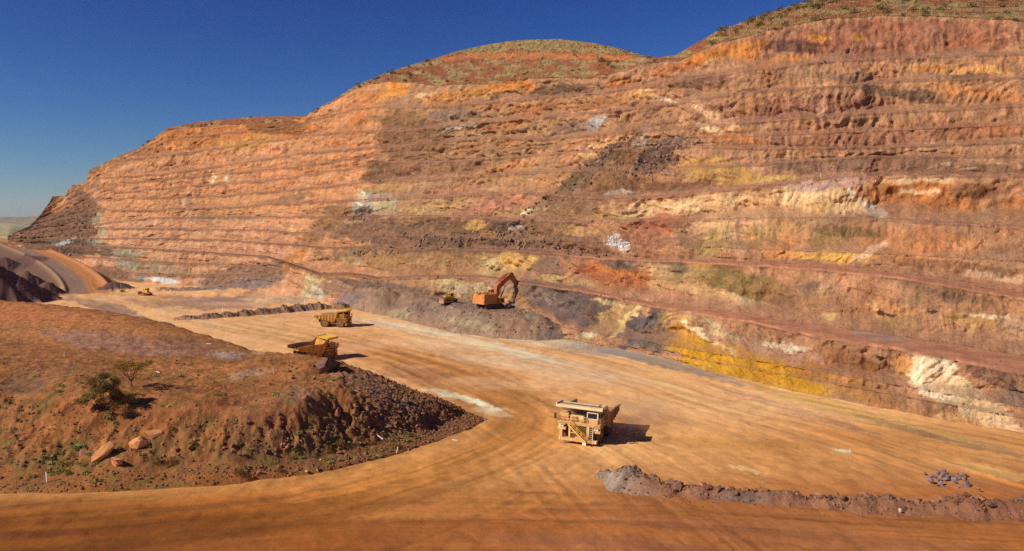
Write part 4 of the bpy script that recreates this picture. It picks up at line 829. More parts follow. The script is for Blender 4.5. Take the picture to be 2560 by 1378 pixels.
def haul_truck(kind):
    """rigid mining dump truck, +x forward, origin on the ground between the axles"""
    K = kind == 'big'
    root = empty('haul_truck')
    paint_, body_, can_ = (M_['cream'], M_['creambody'], M_['creamtop']) if K else (M_['yellowd'], M_['yellowd'], M_['yellow'])
    r, tw, fx, rx, ft = (1.88, 1.25, 3.25, -3.1, 2.95) if K else (1.72, 1.1, 2.95, -2.95, 2.6)
    W = 4.25 if K else 3.55                      # half width of tray
    D = 3.9 if K else 3.45                       # half width of deck
    nose = 6.2 if K else 5.35
    zd = 4.15 if K else 3.55                     # deck height
    zc = 1.0 if K else 0.9
    # --- frame and axles
    m = MB()
    for s in (-1, 1): m.prism([(-6.2, 2.3), (-3.0, 2.5), (2.0, 1.9), (nose - .7, 1.5), (nose - .7, 2.2), (2.2, 2.7), (-3, 3.0), (-6.2, 2.8)], s * 1.0 - .22, s * 1.0 + .22)
    m.cyl((fx, -ft + .5, r), (fx, ft - .5, r), .38); m.box((rx, 0, r), (1.5, 3.0, 1.5)); m.cyl((rx, -3.0, r), (rx, 3.0, r), .55)
    for x in (-4.5, -1.0, 1.2): m.box((x, 0, 2.4), (.5, 2.2, .6))
    m.cyl((-1.0, -.9, 2.0), (0.9, -.9, 3.6), .24); m.cyl((-1.0, .9, 2.0), (0.9, .9, 3.6), .24)
    m.build('chassis', M_['dark'], root)
    for s in (-1, 1):
        wheel(root, (fx, s * ft, r), r, tw, -s)
        wheel(root, (rx, s * (ft + .25), r), r, tw * .92, -s)
        wheel(root, (rx, s * (ft + .25 - tw * 1.02), r), r, tw * .92, -s)
    # --- tray
    tail, hb, cf = (-7.9, 2.5, 6.35) if K else (-6.9, 2.15, 5.4)
    zr0, zr1, zt, zcf = (5.0, 5.6, 6.75, 7.05) if K else (4.45, 4.75, 5.95, 6.3)
    fl = [(tail, zr0 - .95), (tail * .45, zr0 - 1.75), (0.2, zr0 - 2.35), (0.9, zr0 - 2.2), (hb, zt - .6)]
    b = MB()
    for s in (-1, 1):
        y0, y1 = sorted((s * W, s * (W - .16)))
        b.prism([fl[0], fl[1], fl[2], fl[3], (hb, zt - .6), (hb + .1, zt), (hb - .2, zt), (hb - 1.5, zr1), (tail * .5, zr0 + .35), (tail, zr0)], y0, y1)
        yo0, yo1 = sorted((s * (W + .02), s * (W + .2)))
        b.plate((tail, zr0 - .28), (tail * .5, zr0 + .07), yo0, yo1, .3); b.plate((tail * .5, zr0 + .07), (hb - 1.5, zr1 - .28), yo0, yo1, .3)
    for a, c in zip(fl[:-1], fl[1:]): b.plate(c, a, -W + .1, W - .1, -.18)
    body = b.build('dump_body', body_, root)
    lin_ = MB()
    for a, c in zip(fl[:-1], fl[1:]): lin_.plate((c[0], c[1] + .02), (a[0], a[1] + .02), -W + .17, W - .17, .03)
    for s in (-1, 1):
        y0, y1 = sorted((s * (W - .165), s * (W - .20)))
        lin_.prism([(fl[0][0] + .1, fl[0][1] + .05), (fl[1][0], fl[1][1] + .05), (fl[2][0], fl[2][1] + .05), (fl[3][0], fl[3][1] + .05), (hb - .05, zt - .5), (hb - .25, zt - .06), (hb - 1.5, zr1 - .06), (tail * .5, zr0 + .29), (tail + .1, zr0 - .06)], y0, y1)
    lin_.build('tray_lining', M_['bodyin'], body)
    for k in range(7 if K else 6):
        x = tail + 1.1 + k * (1.25 if K else 1.2); zz = np.interp(x, [tail, tail * .45, .2], [fl[0][1], fl[1][1], fl[2][1]])
        for s in (-1, 1):
            MB().box((x, s * (W + .1), (zz + zr0 - .3) / 2 + .05), (.22, .2, zr0 - .3 - zz + .2)).build('side_rib', body_, body)
    c = MB(); c.plate((hb, zt - .1), (cf, zcf - .1), -W, W, .14); c.plate((hb, zt - .36), (cf, zcf - .36), -W + .3, -W + .5, .3)
    for y in np.linspace(-W + .4, W - .4, 6): c.plate((hb, zt - .36), (cf, zcf - .32), y - .1, y + .1, .25)
    c.box((cf, 0, zcf - .18), (.14, 2 * W, .46))
    for s in (-1, 1): c.plate((hb, zt), (cf, zcf), s * (W - .08) - .08, s * (W - .08) + .08, .3)
    can = c.build('canopy', can_, body)
    if K: MB().box((cf - 1.6, 0, zcf - .02), (.35, 2 * W - .1, .06)).box((cf - 2.8, W - 1.2, zcf - .05), (2.2, .1, .12)).build('canopy_seam', M_['dark'], can)
    else:
        rr = MB()
        for y in np.linspace(-W + .3, W - .3, 9): rr.bar((cf - .1, y, zcf), (cf - .1, y, zcf + .34), .1)
        rr.bar((cf - .1, -W + .3, zcf + .34), (cf - .1, W - .3, zcf + .34), .12); rr.build('spill_rail', can_, can)
    # --- deck and what stands on it
    dk = MB(); dk.box((fx + .55, 0, zd - .1), (nose - fx + 2.0, 2 * D, .22)); dk.box((nose - .12, 0, zd - .22), (.2, 2 * D, .35))
    dk.box((fx - .1, D - .7, zd - .7), (2.9, 1.2, .22)); dk.box((fx - .1, -D + .7, zd - .7), (2.9, 1.2, .22))
    dk.build('deck', paint_, root)
    cx, cy = (nose - 1.35, D - 1.5) if K else (nose - 1.5, D - 1.5)
    cb = MB(); cb.box((cx, cy, zd + .45), (2.0, 1.9, .9)); cb.box((cx - .85, cy, zd + 1.2), (.3, 1.9, 1.5)); cb.box((cx, cy, zd + 1.98), (2.15, 2.05, .16))
    for sx in (-.92, .92):
        for sy in (-.88, .88): cb.box((cx + sx, cy + sy, zd + 1.35), (.16, .16, 1.2))
    cab = cb.build('cab', paint_, root)
    MB().box((cx + .9, cy, zd + 1.4), (.06, 1.6, .95)).build('windscreen', M_['glass'], cab)
    for s in (-1, 1): MB().box((cx + .05, cy + s * .9, zd + 1.4), (1.6, .06, .95)).build('side_window', M_['glass'], cab)
    MB().rail([(cx + 1.02, cy - .95, zd + .85), (cx + 1.02, cy + .95, zd + .85), (cx + 1.02, cy + .95, zd + 1.95), (cx + 1.02, cy - .95, zd + 1.95), (cx + 1.02, cy - .95, zd + .85)], .07).build('windscreen_frame', M_['white'] if K else paint_, cab)
    # cabinets, air cleaners
    MB().box((nose - 1.6, -D + 1.0, zd + .65), (1.9, 1.6, 1.3)).box((nose - .62, -D + 1.0, zd + .6), (.1, 1.2, .8)).build('control_cabinet', paint_, root)
    MB().box((nose - 1.7, -.6, zd + .5), (1.4, 2.3, 1.0)).box((nose - .95, .2, zd + .45), (.16, .9, .7)).build('engine_cover', can_ if K else paint_, root)
    for y in ((-1.35, -.75, .75) if K else (-1.2, -.5)): MB().cyl((nose - .7, y, zd + .12), (nose - .7, y, zd + .95), .24, 12).build('air_cleaner', paint_, root)
    for y in (-.35, .1): MB().cyl((nose - 2.6, y - .6, zd), (nose - 2.6, y - .6, zd + 1.3), .14, 10).build('exhaust_stack', M_['dark'], root)
    hr = MB(); h = 1.05
    pts = [(nose - .05, -D + .05), (nose - .05, cy - 1.0)]
    n = 9
    for i in range(n + 1):
        y = pts[0][1] + (pts[1][1] - pts[0][1]) * i / n; hr.bar((nose - .05, y, zd), (nose - .05, y, zd + h), .07)
    for z in (zd + h, zd + h * .55): hr.bar((nose - .05, pts[0][1], z), (nose - .05, pts[1][1], z), .07)
    for s in (-1, 1):
        for i in range(5): hr.bar((nose - .05 - i * .8, s * (D - .05), zd), (nose - .05 - i * .8, s * (D - .05), zd + h), .07)
        for z in (zd + h, zd + h * .55): hr.bar((nose - .05, s * (D - .05), z), (nose - 3.3, s * (D - .05), z), .07)
    hr.build('handrail', paint_, root)
    # --- nose
    g = MB(); gw = 1.45 if K else 1.6
    g.box((nose - .35, 0, (zd + zc) / 2 + .1), (.3, 2 * gw, zd - zc - .5)); gr = g.build('radiator_grille', M_['grille'], root)
    for k in range(8): MB().box((nose - .17, 0, zc + .7 + k * (zd - zc - 1.0) / 8), (.07, 2 * gw - .1, .08)).build('grille_slat', M_['dark'] if not K else M_['grille'], gr)
    fr = MB()
    for s in (-1, 1):
        fr.box((nose - .3, s * (gw + .18), (zd + zc) / 2), (.55, .36, zd - zc))
        fr.box((nose - .4, s * (D - .75), zd - .55), (.6, 1.4, .22)); fr.box((nose - .42, s * (D - .75), zd - 1.3), (.5, 1.5, .5)); fr.box((nose - .7, s * (D - .15), zd - .9), (.25, .2, 1.2))
    fr.box((nose - .25, 0, zd - .35), (.55, 2 * gw + .6, .3)); fr.box((nose - .25, 0, zd - 1.9), (.4, 2 * gw, .14))
    fr.build('nose_frame', paint_, root)
    MB().box((nose - .1, 0, zc + .1), (.7, 2 * D - .9, .5)).box((nose + .12, .3, zc + .45), (.25, 1.6, .5)).box((nose - .1, -D + .75, zc + .9), (.5, .5, 1.6)).build('bumper', paint_, root)
    for s in (-1, 1):
        for q in (0, 1): MB().cyl((nose - .2, s * (D - .95 + q * .45), zd - .92), (nose - .05, s * (D - .95 + q * .45), zd - .92), .19, 12).build('headlight', M_['lamp'], root)
        for q in (0, 1): MB().box((nose + .28, s * (D - .62), zc + .0 + q * .3), (.1, .2, .2)).build('marker_light', M_['lamp'], root)
    if K:   # stair slanting across the nose and a ladder below the cab
        st = MB()
        a = Vector((nose + .32, -1.7, zd - .25)); e = Vector((nose + .45, 1.55, zc + .2))
        for o in (0.0, .62): st.bar(a + Vector((o, 0, 0)), e + Vector((o, 0, 0)), .12, .3)
        stair = st.build('stairway', paint_, root)
        for k in range(10):
            p = a.lerp(e, (k + .5) / 10); MB().box((p.x + .31, p.y, p.z + .02), (.6, .3, .05)).build('step', paint_, stair)
        hh = MB()
        for o in (0.0, .62):
            for zz in (.55, 1.0): hh.bar(a + Vector((o, 0, zz)), e + Vector((o, 0, zz)), .06)
            for k in range(5): p = a.lerp(e, k / 4); hh.bar(p + Vector((o, 0, 0)), p + Vector((o, 0, 1.0)), .06)
        hh.build('stair_rail', M_['yellow'], stair)
    la = MB(); ly = (1.85, 2.65) if K else (D - 1.3, D - .6); lx = nose + .1
    for y in ly: la.bar((lx, y, zc - .3), (lx - .1, y, zd + .1), .1)
    lad = la.build('ladder', M_['white'] if K else paint_, root)
    for k in range(9): MB().box((lx - .03, sum(ly) / 2, zc - .1 + k * (zd - zc) / 9), (.2, ly[1] - ly[0], .06)).build('rung', paint_, lad)
    if K: MB().box((nose + .2, 1.2, zc - .42), (.06, .7, .5)).build('number_plate', M_['white'], root)
    for s in (-1, 1):
        mm = MB(); mm.bar((nose - .3, s * D, zd + .3), (nose - .1, s * (D + .45), zd + .5), .07); mm.box((nose - .1, s * (D + .45), zd + .75), (.1, .42, .95)); mm.build('mirror', M_['dark'], root)
    # tanks
    for s, nm in ((1, 'fuel_tank'), (-1, 'hydraulic_tank')):
        MB().cyl((-.9, s * 2.0, 1.75), (1.0, s * 2.0, 1.75), .72, 16).build(nm, paint_, root)
    for s in (-1, 1): MB().prism([(rx - 2.1, r * 2 + .1), (rx - 2.3, r * 1.1), (rx - 2.2, r * 1.1), (rx - 2.0, r * 2 + .1)], *sorted((s * (ft - 1.3), s * (ft + .7)))).build('mud_flap', M_['dark'], root)
    return root
def crawler(parent, yc, L, r, w):
    m = MB(); n = 36; prof = []
    for k in range(n + 1):
        t = -math.pi / 2 + math.pi * k / n; prof.append((L / 2 + r * math.cos(t), r + r * math.sin(t)))
    for k in range(n + 1):
        t = math.pi / 2 + math.pi * k / n; prof.append((-L / 2 + r * math.cos(t), r + r * math.sin(t)))
    m.prism(prof, yc - w / 2, yc + w / 2); o = m.build('crawler_track', M_['dark'], parent)
    sh = MB(); pts = []
    for k in range(int(L / .45)):
        x = -L / 2 + k * .45; pts += [(x, .0, 0), (x, 2 * r, 0)]
    for k in range(7):
        t = -math.pi / 2 + math.pi * (k + .5) / 7; pts += [(L / 2 + r * math.cos(t), r + r * math.sin(t), -t), (-L / 2 - r * math.cos(t), r + r * math.sin(t), t)]
    for x, z, a in pts: sh.box((x, yc, z), (.22 if not a else .12, w * 1.04, .12 if not a else .3), ('Y', a) if a else None)
    sh.build('track_shoes', M_['tyre'], o); return o
def excavator():
    root = empty('mining_excavator')
    for s in (-1, 1): crawler(root, s * 2.6, 6.2, 1.05, 1.3)
    MB().box((0, 0, 1.35), (4.2, 4.6, .8)).cyl((0, 0, 1.7), (0, 0, 2.2), 1.9, 24).build('undercarriage', M_['dark'], root)
    MB().prism([(-5.4, 2.3), (4.2, 2.3), (4.2, 2.75), (-5.4, 2.75)], -3.6, 3.6).build('house_floor', M_['orange'], root)
    MB().prism([(-5.6, 2.25), (-4.0, 2.1), (-4.0, 3.7), (-5.75, 3.7)], -3.7, 3.7).build('counterweight', M_['orangel'], root)
    h = MB().prism([(-5.4, 3.7), (-5.4, 5.7), (-4.9, 5.95), (.6, 5.95), (.6, 2.75), (-4.0, 2.75), (-4.0, 3.7)], -3.5, -.9)
    h.prism([(-5.4, 3.7), (-5.4, 5.7), (-4.9, 5.95), (.2, 5.95), (.2, 2.75), (-4.0, 2.75), (-4.0, 3.7)], .9, 3.5); h.prism([(-5.4, 3.7), (-5.4, 5.55), (-1.2, 5.55), (-1.2, 2.75), (-4.0, 2.75), (-4.0, 3.7)], -.9, .9)
    house = h.build('engine_house', M_['orangel'], root)
    for y in (-2.6, -1.3, 0, 1.3, 2.6): MB().box((-5.42, y, 4.7), (.06, 1.05, 1.5)).build('rear_panel', M_['orange'] if y in (-2.6, 1.3) else M_['orangel'], house)
    for x in (-4.4, -3.2, -2.0, -.8):
        MB().box((x, -3.53, 4.7), (1.0, .06, 1.7)).build('side_door', M_['orangel'], house)
    MB().box((2.6, -2.5, 3.5), (2.6, 2.2, 1.5)).build('fuel_tank', M_['orange'], root)
    MB().box((3.0, -3.62, 3.4), (1.4, .06, .9)).build('grille_panel', M_['dark'], root)
    for i, (x, y) in enumerate(((-4.2, -2.2), (-3.2, -2.6), (-2.2, -1.6), (-3.4, 1.8), (-1.6, 2.2), (-4.4, 2.4), (-.6, -2.4))):
        MB().cyl((x, y, 5.9), (x, y, 6.6), .28, 10).build('exhaust_stack', M_['dark'] if i % 2 else M_['orange'], house)
    rl = MB()
    for s in (-1, 1):
        for k in range(7): rl.bar((-5.2 + k * .95, s * 3.4, 5.9), (-5.2 + k * .95, s * 3.4, 6.95), .07)
        for z in (6.4, 6.95): rl.bar((-5.2, s * 3.4, z), (.5, s * 3.4, z), .07)
    for k in range(6): rl.bar((-5.2, -3.4 + k * 1.36, 5.9), (-5.2, -3.4 + k * 1.36, 6.95), .07)
    rl.bar((-5.2, -3.4, 6.95), (-5.2, 3.4, 6.95), .07); rl.build('handrail', M_['yellow'], root)
    cb = MB().box((2.6, 2.5, 4.3), (2.6, 2.0, 3.0)).box((2.6, 2.5, 6.0), (2.3, 1.9, .25)); cb.box((2.6, 2.5, 7.0), (2.5, 2.0, .2))
    for sx in (-1.05, 1.05):
        for sy in (-.85, .85): cb.box((2.6 + sx, 2.5 + sy, 6.5), (.16, .16, 1.0))
    cab = cb.build('cab', M_['orange'], root)
    MB().box((2.6, 2.5, 6.45), (2.2, 1.75, .9)).build('cab_window', M_['glass'], cab)
    # boom, stick, bucket, working in the x-z plane
    boom = MB().prism([(1.9, 4.4), (3.0, 4.2), (4.2, 7.7), (9.3, 11.5), (9.9, 12.3), (9.0, 12.9), (3.6, 9.5), (2.6, 8.6)], -.75, .75).build('boom', M_['oranged'], root)
    MB().prism([(8.5, 12.3), (9.3, 13.5), (10.4, 13.4), (10.9, 12.4), (13.6, 8.6), (13.1, 8.1), (12.2, 8.2), (9.6, 11.0)], -.62, .62).build('stick', M_['oranged'], root)
    for y in (-.55, .55):
        c = MB().cyl((4.0, y, 10.4), (6.6, y, 12.4), .26, 10).build('stick_cylinder', M_['oranged'], root); MB().cyl((6.6, y, 12.4), (8.9, y, 13.3), .15, 10).build('rod', M_['steel'], c)
    for y in (-1.0, 1.0):
        c = MB().cyl((3.9, y, 3.9), (5.4, y, 6.6), .28, 10).build('boom_cylinder', M_['oranged'], root); MB().cyl((5.4, y, 6.6), (6.4, y, 9.0), .17, 10).build('rod', M_['steel'], c)
    bk = MB(); bp = [(13.3, 9.2), (14.9, 9.1), (16.0, 7.8), (16.2, 6.2), (15.3, 4.9), (13.9, 4.5)]
    for a, b in zip(bp[:-1], bp[1:]): bk.plate(b, a, -1.9, 1.9, -.2)
    for s in (-1, 1): bk.prism([(13.3, 9.2), (14.9, 9.1), (16.0, 7.8), (16.2, 6.2), (15.3, 4.9), (13.9, 4.5), (13.2, 6.6)], *sorted((s * 1.95, s * 1.75)))
    bucket = bk.build('bucket', M_['dark'], root)
    for k in range(6): MB().prism([(13.9, 4.4), (13.4, 4.2), (12.9, 4.3), (13.9, 4.75)], -1.8 + k * .66, -1.5 + k * .66).build('tooth', M_['steel'], bucket)
    MB().bar((12.6, 0, 10.2), (14.4, 0, 9.4), .35).build('bucket_link', M_['dark'], root)
    return root
def bulldozer():
    root = empty('bulldozer')
    for s in (-1, 1): crawler(root, s * 1.35, 3.7, .72, .72)
    MB().prism([(-2.3, 1.1), (2.6, 1.1), (2.6, 2.5), (2.2, 2.7), (.4, 2.8), (.4, 2.0), (-2.3, 2.0)], -.85, .85).build('hull', M_['yellowd'], root)
    MB().box((2.62, 0, 1.9), (.06, 1.5, 1.1)).build('radiator_grille', M_['dark'], root)
    cab = MB().box((-.6, 0, 2.4), (1.7, 1.6, 1.0)).box((-.6, 0, 3.95), (2.0, 1.9, .18)).build('cab', M_['yellow'], root)
    for sx in (-.72, .72):
        for sy in (-.7, .7): MB().box((-.6 + sx, sy, 3.35), (.16, .16, 1.1)).build('cab_post', M_['yellow'], cab)
    MB().box((-.6, 0, 3.35), (1.4, 1.36, 1.0)).build('cab_window', M_['glass'], cab)
    MB().cyl((1.5, .45, 2.7), (1.5, .45, 3.7), .12, 10).build('exhaust_stack', M_['dark'], root); MB().cyl((1.2, -.4, 2.7), (1.2, -.4, 3.4), .2, 10).build('air_cleaner', M_['yellowd'], root)
    b = MB(); pr = [(4.0, .1), (3.72, .5), (3.62, 1.0), (3.7, 1.6), (4.0, 2.1)]
    for a, c in zip(pr[:-1], pr[1:]): b.plate(a, c, -2.5, 2.5, .16)
    for s in (-1, 1): b.prism([(4.0, .1), (3.72, .5), (3.62, 1.0), (3.7, 1.6), (4.0, 2.1), (4.35, 1.9), (4.35, .1)], *sorted((s * 2.5, s * 2.38)))
    bl = b.build('blade', M_['blade'], root); MB().box((4.05, 0, .14), (.12, 4.9, .22)).build('cutting_edge', M_['steel'], bl)
    for s in (-1, 1):
        MB().bar((-.6, s * 1.95, .75), (3.7, s * 1.95, .6), .26, .4).build('push_arm', M_['yellowd'], root)
        MB().cyl((2.4, s * .95, 2.2), (3.7, s * .95, 1.5), .11, 10).build('lift_cylinder', M_['steel'], root)
    MB().box((-2.9, 0, 1.3), (.9, 1.8, .5)).build('ripper_frame', M_['yellowd'], root)
    MB().prism([(-3.5, 1.7), (-3.2, 1.7), (-3.15, .7), (-2.8, .25), (-3.45, .6)], -.16, .16).build('ripper_shank', M_['dark'], root)
    return root
def light_tower():
    root = empty('light_tower')
    MB().box((0, 0, .9), (2.6, 1.5, 1.1)).prism([(-1.3, 1.45), (1.3, 1.45), (1.1, 1.75), (-1.1, 1.75)], -.7, .7).build('generator_box', M_['yellow'], root)
    MB().box((0, -.76, .9), (1.1, .05, .6)).build('louvre', M_['dark'], root)
    for s in (-1, 1): MB().lathe([(.32, -.12), (.38, 0), (.32, .12)], (0, s * .85, .38), 16).build('wheel', M_['tyre'], root)
    MB().bar((1.3, 0, .5), (2.6, 0, .4), .14).build('drawbar', M_['dark'], root)
    MB().bar((-.9, 0, 1.4), (-.9, 0, 9.2), .16).build('mast', M_['white'], root)
    for y in (-.75, -.25, .25, .75): MB().box((-.9, y, 9.3), (.25, .42, .36)).build('floodlight', M_['lamp'], root)
    for s in (-1, 1): MB().bar((-.6, s * .8, .5), (-.6, s * 1.7, .05), .1).build('outrigger', M_['dark'], root)
    return root
def place(o, x, y, z, deg, label, cat, group=None, roll=0, pitch=0):
    o.location = (x, y, z); o.rotation_euler = (math.radians(roll), math.radians(pitch), math.radians(deg)); return tag(o, label, cat, group)
def gz(x, y): return float(ground_h(np.array([x]), np.array([y]))[0])
t1 = haul_truck('big'); x, y = flo(1450, 1108)
hd = math.radians(250); x -= math.cos(hd) * 4.6; y -= math.sin(hd) * 4.6
place(t1, x, y, gz(x, y) - .03, 250, 'dusty cream haul truck driving with slanting stair across its nose', 'haul truck', roll=-2.5)
t2 = haul_truck('small'); x, y = flo(788, 899)
place(t2, x, y, gz(x, y) - .03, 40, 'yellow haul truck with empty tray parked behind the big boulder', 'haul truck')
t3 = dup_tree(t2); x, y = flo(838, 816)
place(t3, x, y, gz(x, y) - .03, -8, 'yellow haul truck seen side on beside the floor berm', 'haul truck')
ex = excavator(); x, y = flo(1226, 771, 6.9)
place(ex, x, y, heap_z(x, y) - .25, 38, 'orange tracked mining excavator digging at the rock face', 'excavator')
dz = bulldozer(); x, y = flo(1124, 757, 7.2)
place(dz, x, y, heap_z(x, y) - .12, 216, 'yellow bulldozer with wide steel blade on the rubble heap', 'bulldozer')
dz2 = dup_tree(dz); x, y = flo(366, 739)
place(dz2, x, y, gz(x, y) - .05, 150, 'small yellow bulldozer far across the floor near the light tower', 'bulldozer')
lt = light_tower(); x, y = flo(306, 732)
place(lt, x, y, gz(x, y), 20, 'yellow mobile light tower with thin mast at the foot of the ramp', 'light tower')
# ------------------------------------------------------------------ rocks
def mat_rock(name, rgb, var=0.3, scale=1.3, dust=None):
    m, N, L, b = nodes_of(name)
    tc = N.new('ShaderNodeTexCoord'); oi = N.new('ShaderNodeObjectInfo')
    n1 = N.new('ShaderNodeTexNoise'); n1.inputs['Scale'].default_value = scale; n1.inputs['Detail'].default_value = 7; n1.inputs['Roughness'].default_value = 0.7
    L.new(tc.outputs['Object'], n1.inputs['Vector'])
    r1 = N.new('ShaderNodeMapRange'); r1.inputs['From Min'].default_value = .3; r1.inputs['From Max'].default_value = .7; r1.inputs['To Min'].default_value = 1 - var; r1.inputs['To Max'].default_value = 1 + var
    L.new(n1.outputs['Fac'], r1.inputs[0])
    r2 = N.new('ShaderNodeMapRange'); r2.inputs['To Min'].default_value = .72; r2.inputs['To Max'].default_value = 1.28; L.new(oi.outputs['Random'], r2.inputs[0])
    mu = N.new('ShaderNodeMath'); mu.operation = 'MULTIPLY'; L.new(r1.outputs[0], mu.inputs[0]); L.new(r2.outputs[0], mu.inputs[1])
    vm = N.new('ShaderNodeVectorMath'); vm.operation = 'SCALE'; vm.inputs[0].default_value = tuple(lin(rgb) / LF); L.new(mu.outputs[0], vm.inputs['Scale'])
    L.new(vm.outputs[0], b.inputs['Base Color']); b.inputs['Roughness'].default_value = .92; b.inputs['Specular IOR Level'].default_value = .12
    bp = N.new('ShaderNodeBump'); bp.inputs['Strength'].default_value = .6; bp.inputs['Distance'].default_value = .15; L.new(n1.outputs['Fac'], bp.inputs['Height']); L.new(bp.outputs[0], b.inputs['Normal'])
    return m
MR = dict(brown=mat_rock('brown_rock', (150, 94, 62)), orange=mat_rock('orange_rock', (214, 138, 80)), dark=mat_rock('dark_ironstone', (116, 80, 60)), violet=mat_rock('violet_grey_rock', (130, 104, 98)), pale=mat_rock('pale_rock', (222, 180, 150)))
def rock_verts(seed, sub=2, cuts=11, sc=(1, 1, 1)):
    rg = np.random.default_rng(seed); bm = bmesh.new(); bmesh.ops.create_icosphere(bm, subdivisions=sub, radius=1.0)
    bm.verts.ensure_lookup_table(); V = np.array([v.co[:] for v in bm.verts]); F = np.array([[v.index for v in f.verts] for f in bm.faces]); bm.free()
    for k in range(cuts):
        n = rg.normal(size=3); n /= np.linalg.norm(n); h = rg.uniform(.34, .80); s = V @ n - h; V = V - np.outer(np.maximum(s, 0), n)
    V = V * (1 + 0.13 * noise(V[:, 0] * 2.3 + seed, V[:, 1] * 2.3 + V[:, 2] * 1.7, seed)[:, None]) * np.array(sc)
    return V, F
ROCKS = []
for k in range(10):
    V, F = rock_verts(200 + k, 2, 12 + k % 4, (1.0, 0.72 + 0.05 * (k % 5), 0.58 + 0.05 * (k % 4)))
    ROCKS.append((V, F))
def rock_mesh(k, mat):
    key = ('rk', k, mat)
    if key not in ROCKCACHE:
        V, F = ROCKS[k % len(ROCKS)]; ROCKCACHE[key] = raw_mesh('rock', V, F, MR[mat], smooth=False)
    return ROCKCACHE[key]
ROCKCACHE = {}
def rock(name, x, y, z, r, k, mat, label, cat, group=None, rot=None, sc=(1, 1, 1), sink=0.3):
    o = bpy.data.objects.new(name, rock_mesh(k, mat)); o.location = (x, y, z + r * .6 * (1 - sink * 2) * sc[2]); o.scale = (r * sc[0], r * sc[1], r * sc[2])
    o.rotation_euler = rot if rot else (random.uniform(-.5, .5), random.uniform(-.5, .5), random.uniform(0, 6.28)); link(o); return tag(o, label, cat, group)
# the big boulder on the ridge
bv, bf = rock_verts(911, 4, 14, (3.9, 2.9, 2.55)); bv = bv + 0.05 * np.stack([noise(bv[:, 1] * 3, bv[:, 2] * 3, 5), noise(bv[:, 0] * 3, bv[:, 2] * 3, 6), noise(bv[:, 0] * 3, bv[:, 1] * 3, 7)], 1)
p = mound_hit(814, 932)
big = link(bpy.data.objects.new('boulder', raw_mesh('boulder', bv, bf, MR['dark'], smooth=False))); big.location = (p.x, p.y + 1.0, p.z + 1.5); big.rotation_euler = (.1, -.12, .5)
tag(big, 'huge dark brown boulder standing alone on the mound ridge', 'boulder')
for (px, py, r, sc, rot, mat, k, lab) in [
    (248, 1150, 2.7, (1.25, .8, .95), (.35, -.55, .5), 'orange', 1, 'long tilted orange boulder leaning up from the foot of the mound'),
    (288, 1168, 1.95, (1, .9, 1.15), (.1, .25, 1.2), 'orange', 4, 'blunt orange boulder wedged against the long tilted one'),
    (203, 1142, 1.5, (1, .9, .95), (.2, .1, 2.1), 'brown', 2, 'squat brown boulder beside the long tilted orange one'),
    (345, 1122, 2.2, (.95, .9, 1.15), (.2, -.3, .3), 'orange', 7, 'upright orange boulder with a wide shadow on the mound slope'),
    (384, 1095, 2.2, (1.2, .7, .6), (.1, .2, .4), 'orange', 3, 'flat orange slab lying above the upright boulder'),
    (480, 1128, 1.15, (1.2, .9, .7), (.1, .1, 1.4), 'brown', 6, 'low brown boulder among weeds on the mound slope'),
    (10, 1035, 1.5, (1.6, .6, .45), (0, -.5, .3), 'brown', 5, 'thin brown slab sticking out of the mound side'),
    (765, 1005, 1.3, (.7, .7, 1.3), (.2, .2, .6), 'brown', 8, 'pointed brown boulder at the head of the gullies'),
    (845, 1045, 1.3, (.8, .8, 1.2), (.2, -.2, 2.6), 'brown', 9, 'upright brown boulder half way down the gullied slope'),
    (990, 1062, .8, (.6, .6, 1.3), (.1, -.2, .6), 'brown', 0, 'narrow upright stone on the smooth fan below the gullies')]:
    q = mound_hit(px, py); rock('boulder', q.x, q.y + r * .3, q.z, r, k, mat, lab, 'boulder', rot=rot, sc=sc, sink=.32)
# stones lying about on the mound
def mound_scatter(n, box, rmin, rmax, mats, label, group, name='stone', power=2.2):
    c = 0; tries = 0
    while c < n and tries < n * 6:
        tries += 1; px = random.uniform(box[0], box[1]); py = random.uniform(box[2], box[3])
        q = mound_hit(px, py)
        if q.z < .12: continue
        r = rmin + (rmax - rmin) * random.random() ** power
        mt = random.choice(mats); szw = 'bigger' if r > (rmin + rmax) / 2.4 else 'smaller'
        rock(name, q.x, q.y, q.z, r, random.randrange(10), mt, f'{szw} {mt} {label}', 'stone', f'{szw} {mt} {group}', sc=(1, random.uniform(.8, 1.1), random.uniform(.8, 1.2))); c += 1
mound_scatter(62, (890, 1195, 945, 1075), .35, .95, ['dark', 'brown', 'dark'], 'angular stone in the rubble on the tip of the mound', 'stones on the mound tip')
mound_scatter(46, (400, 900, 1085, 1190), .25, .75, ['brown', 'orange', 'brown'], 'stone lying among weeds along the mound foot', 'stones along the mound foot')
mound_scatter(22, (20, 640, 1010, 1090), .22, .55, ['brown', 'orange'], 'stone on the bare upper slope of the mound', 'stones on the upper mound slope')
mound_scatter(14, (700, 900, 905, 960), .3, .8, ['brown', 'dark'], 'stone on the mound ridge around the huge boulder', 'stones on the mound ridge')
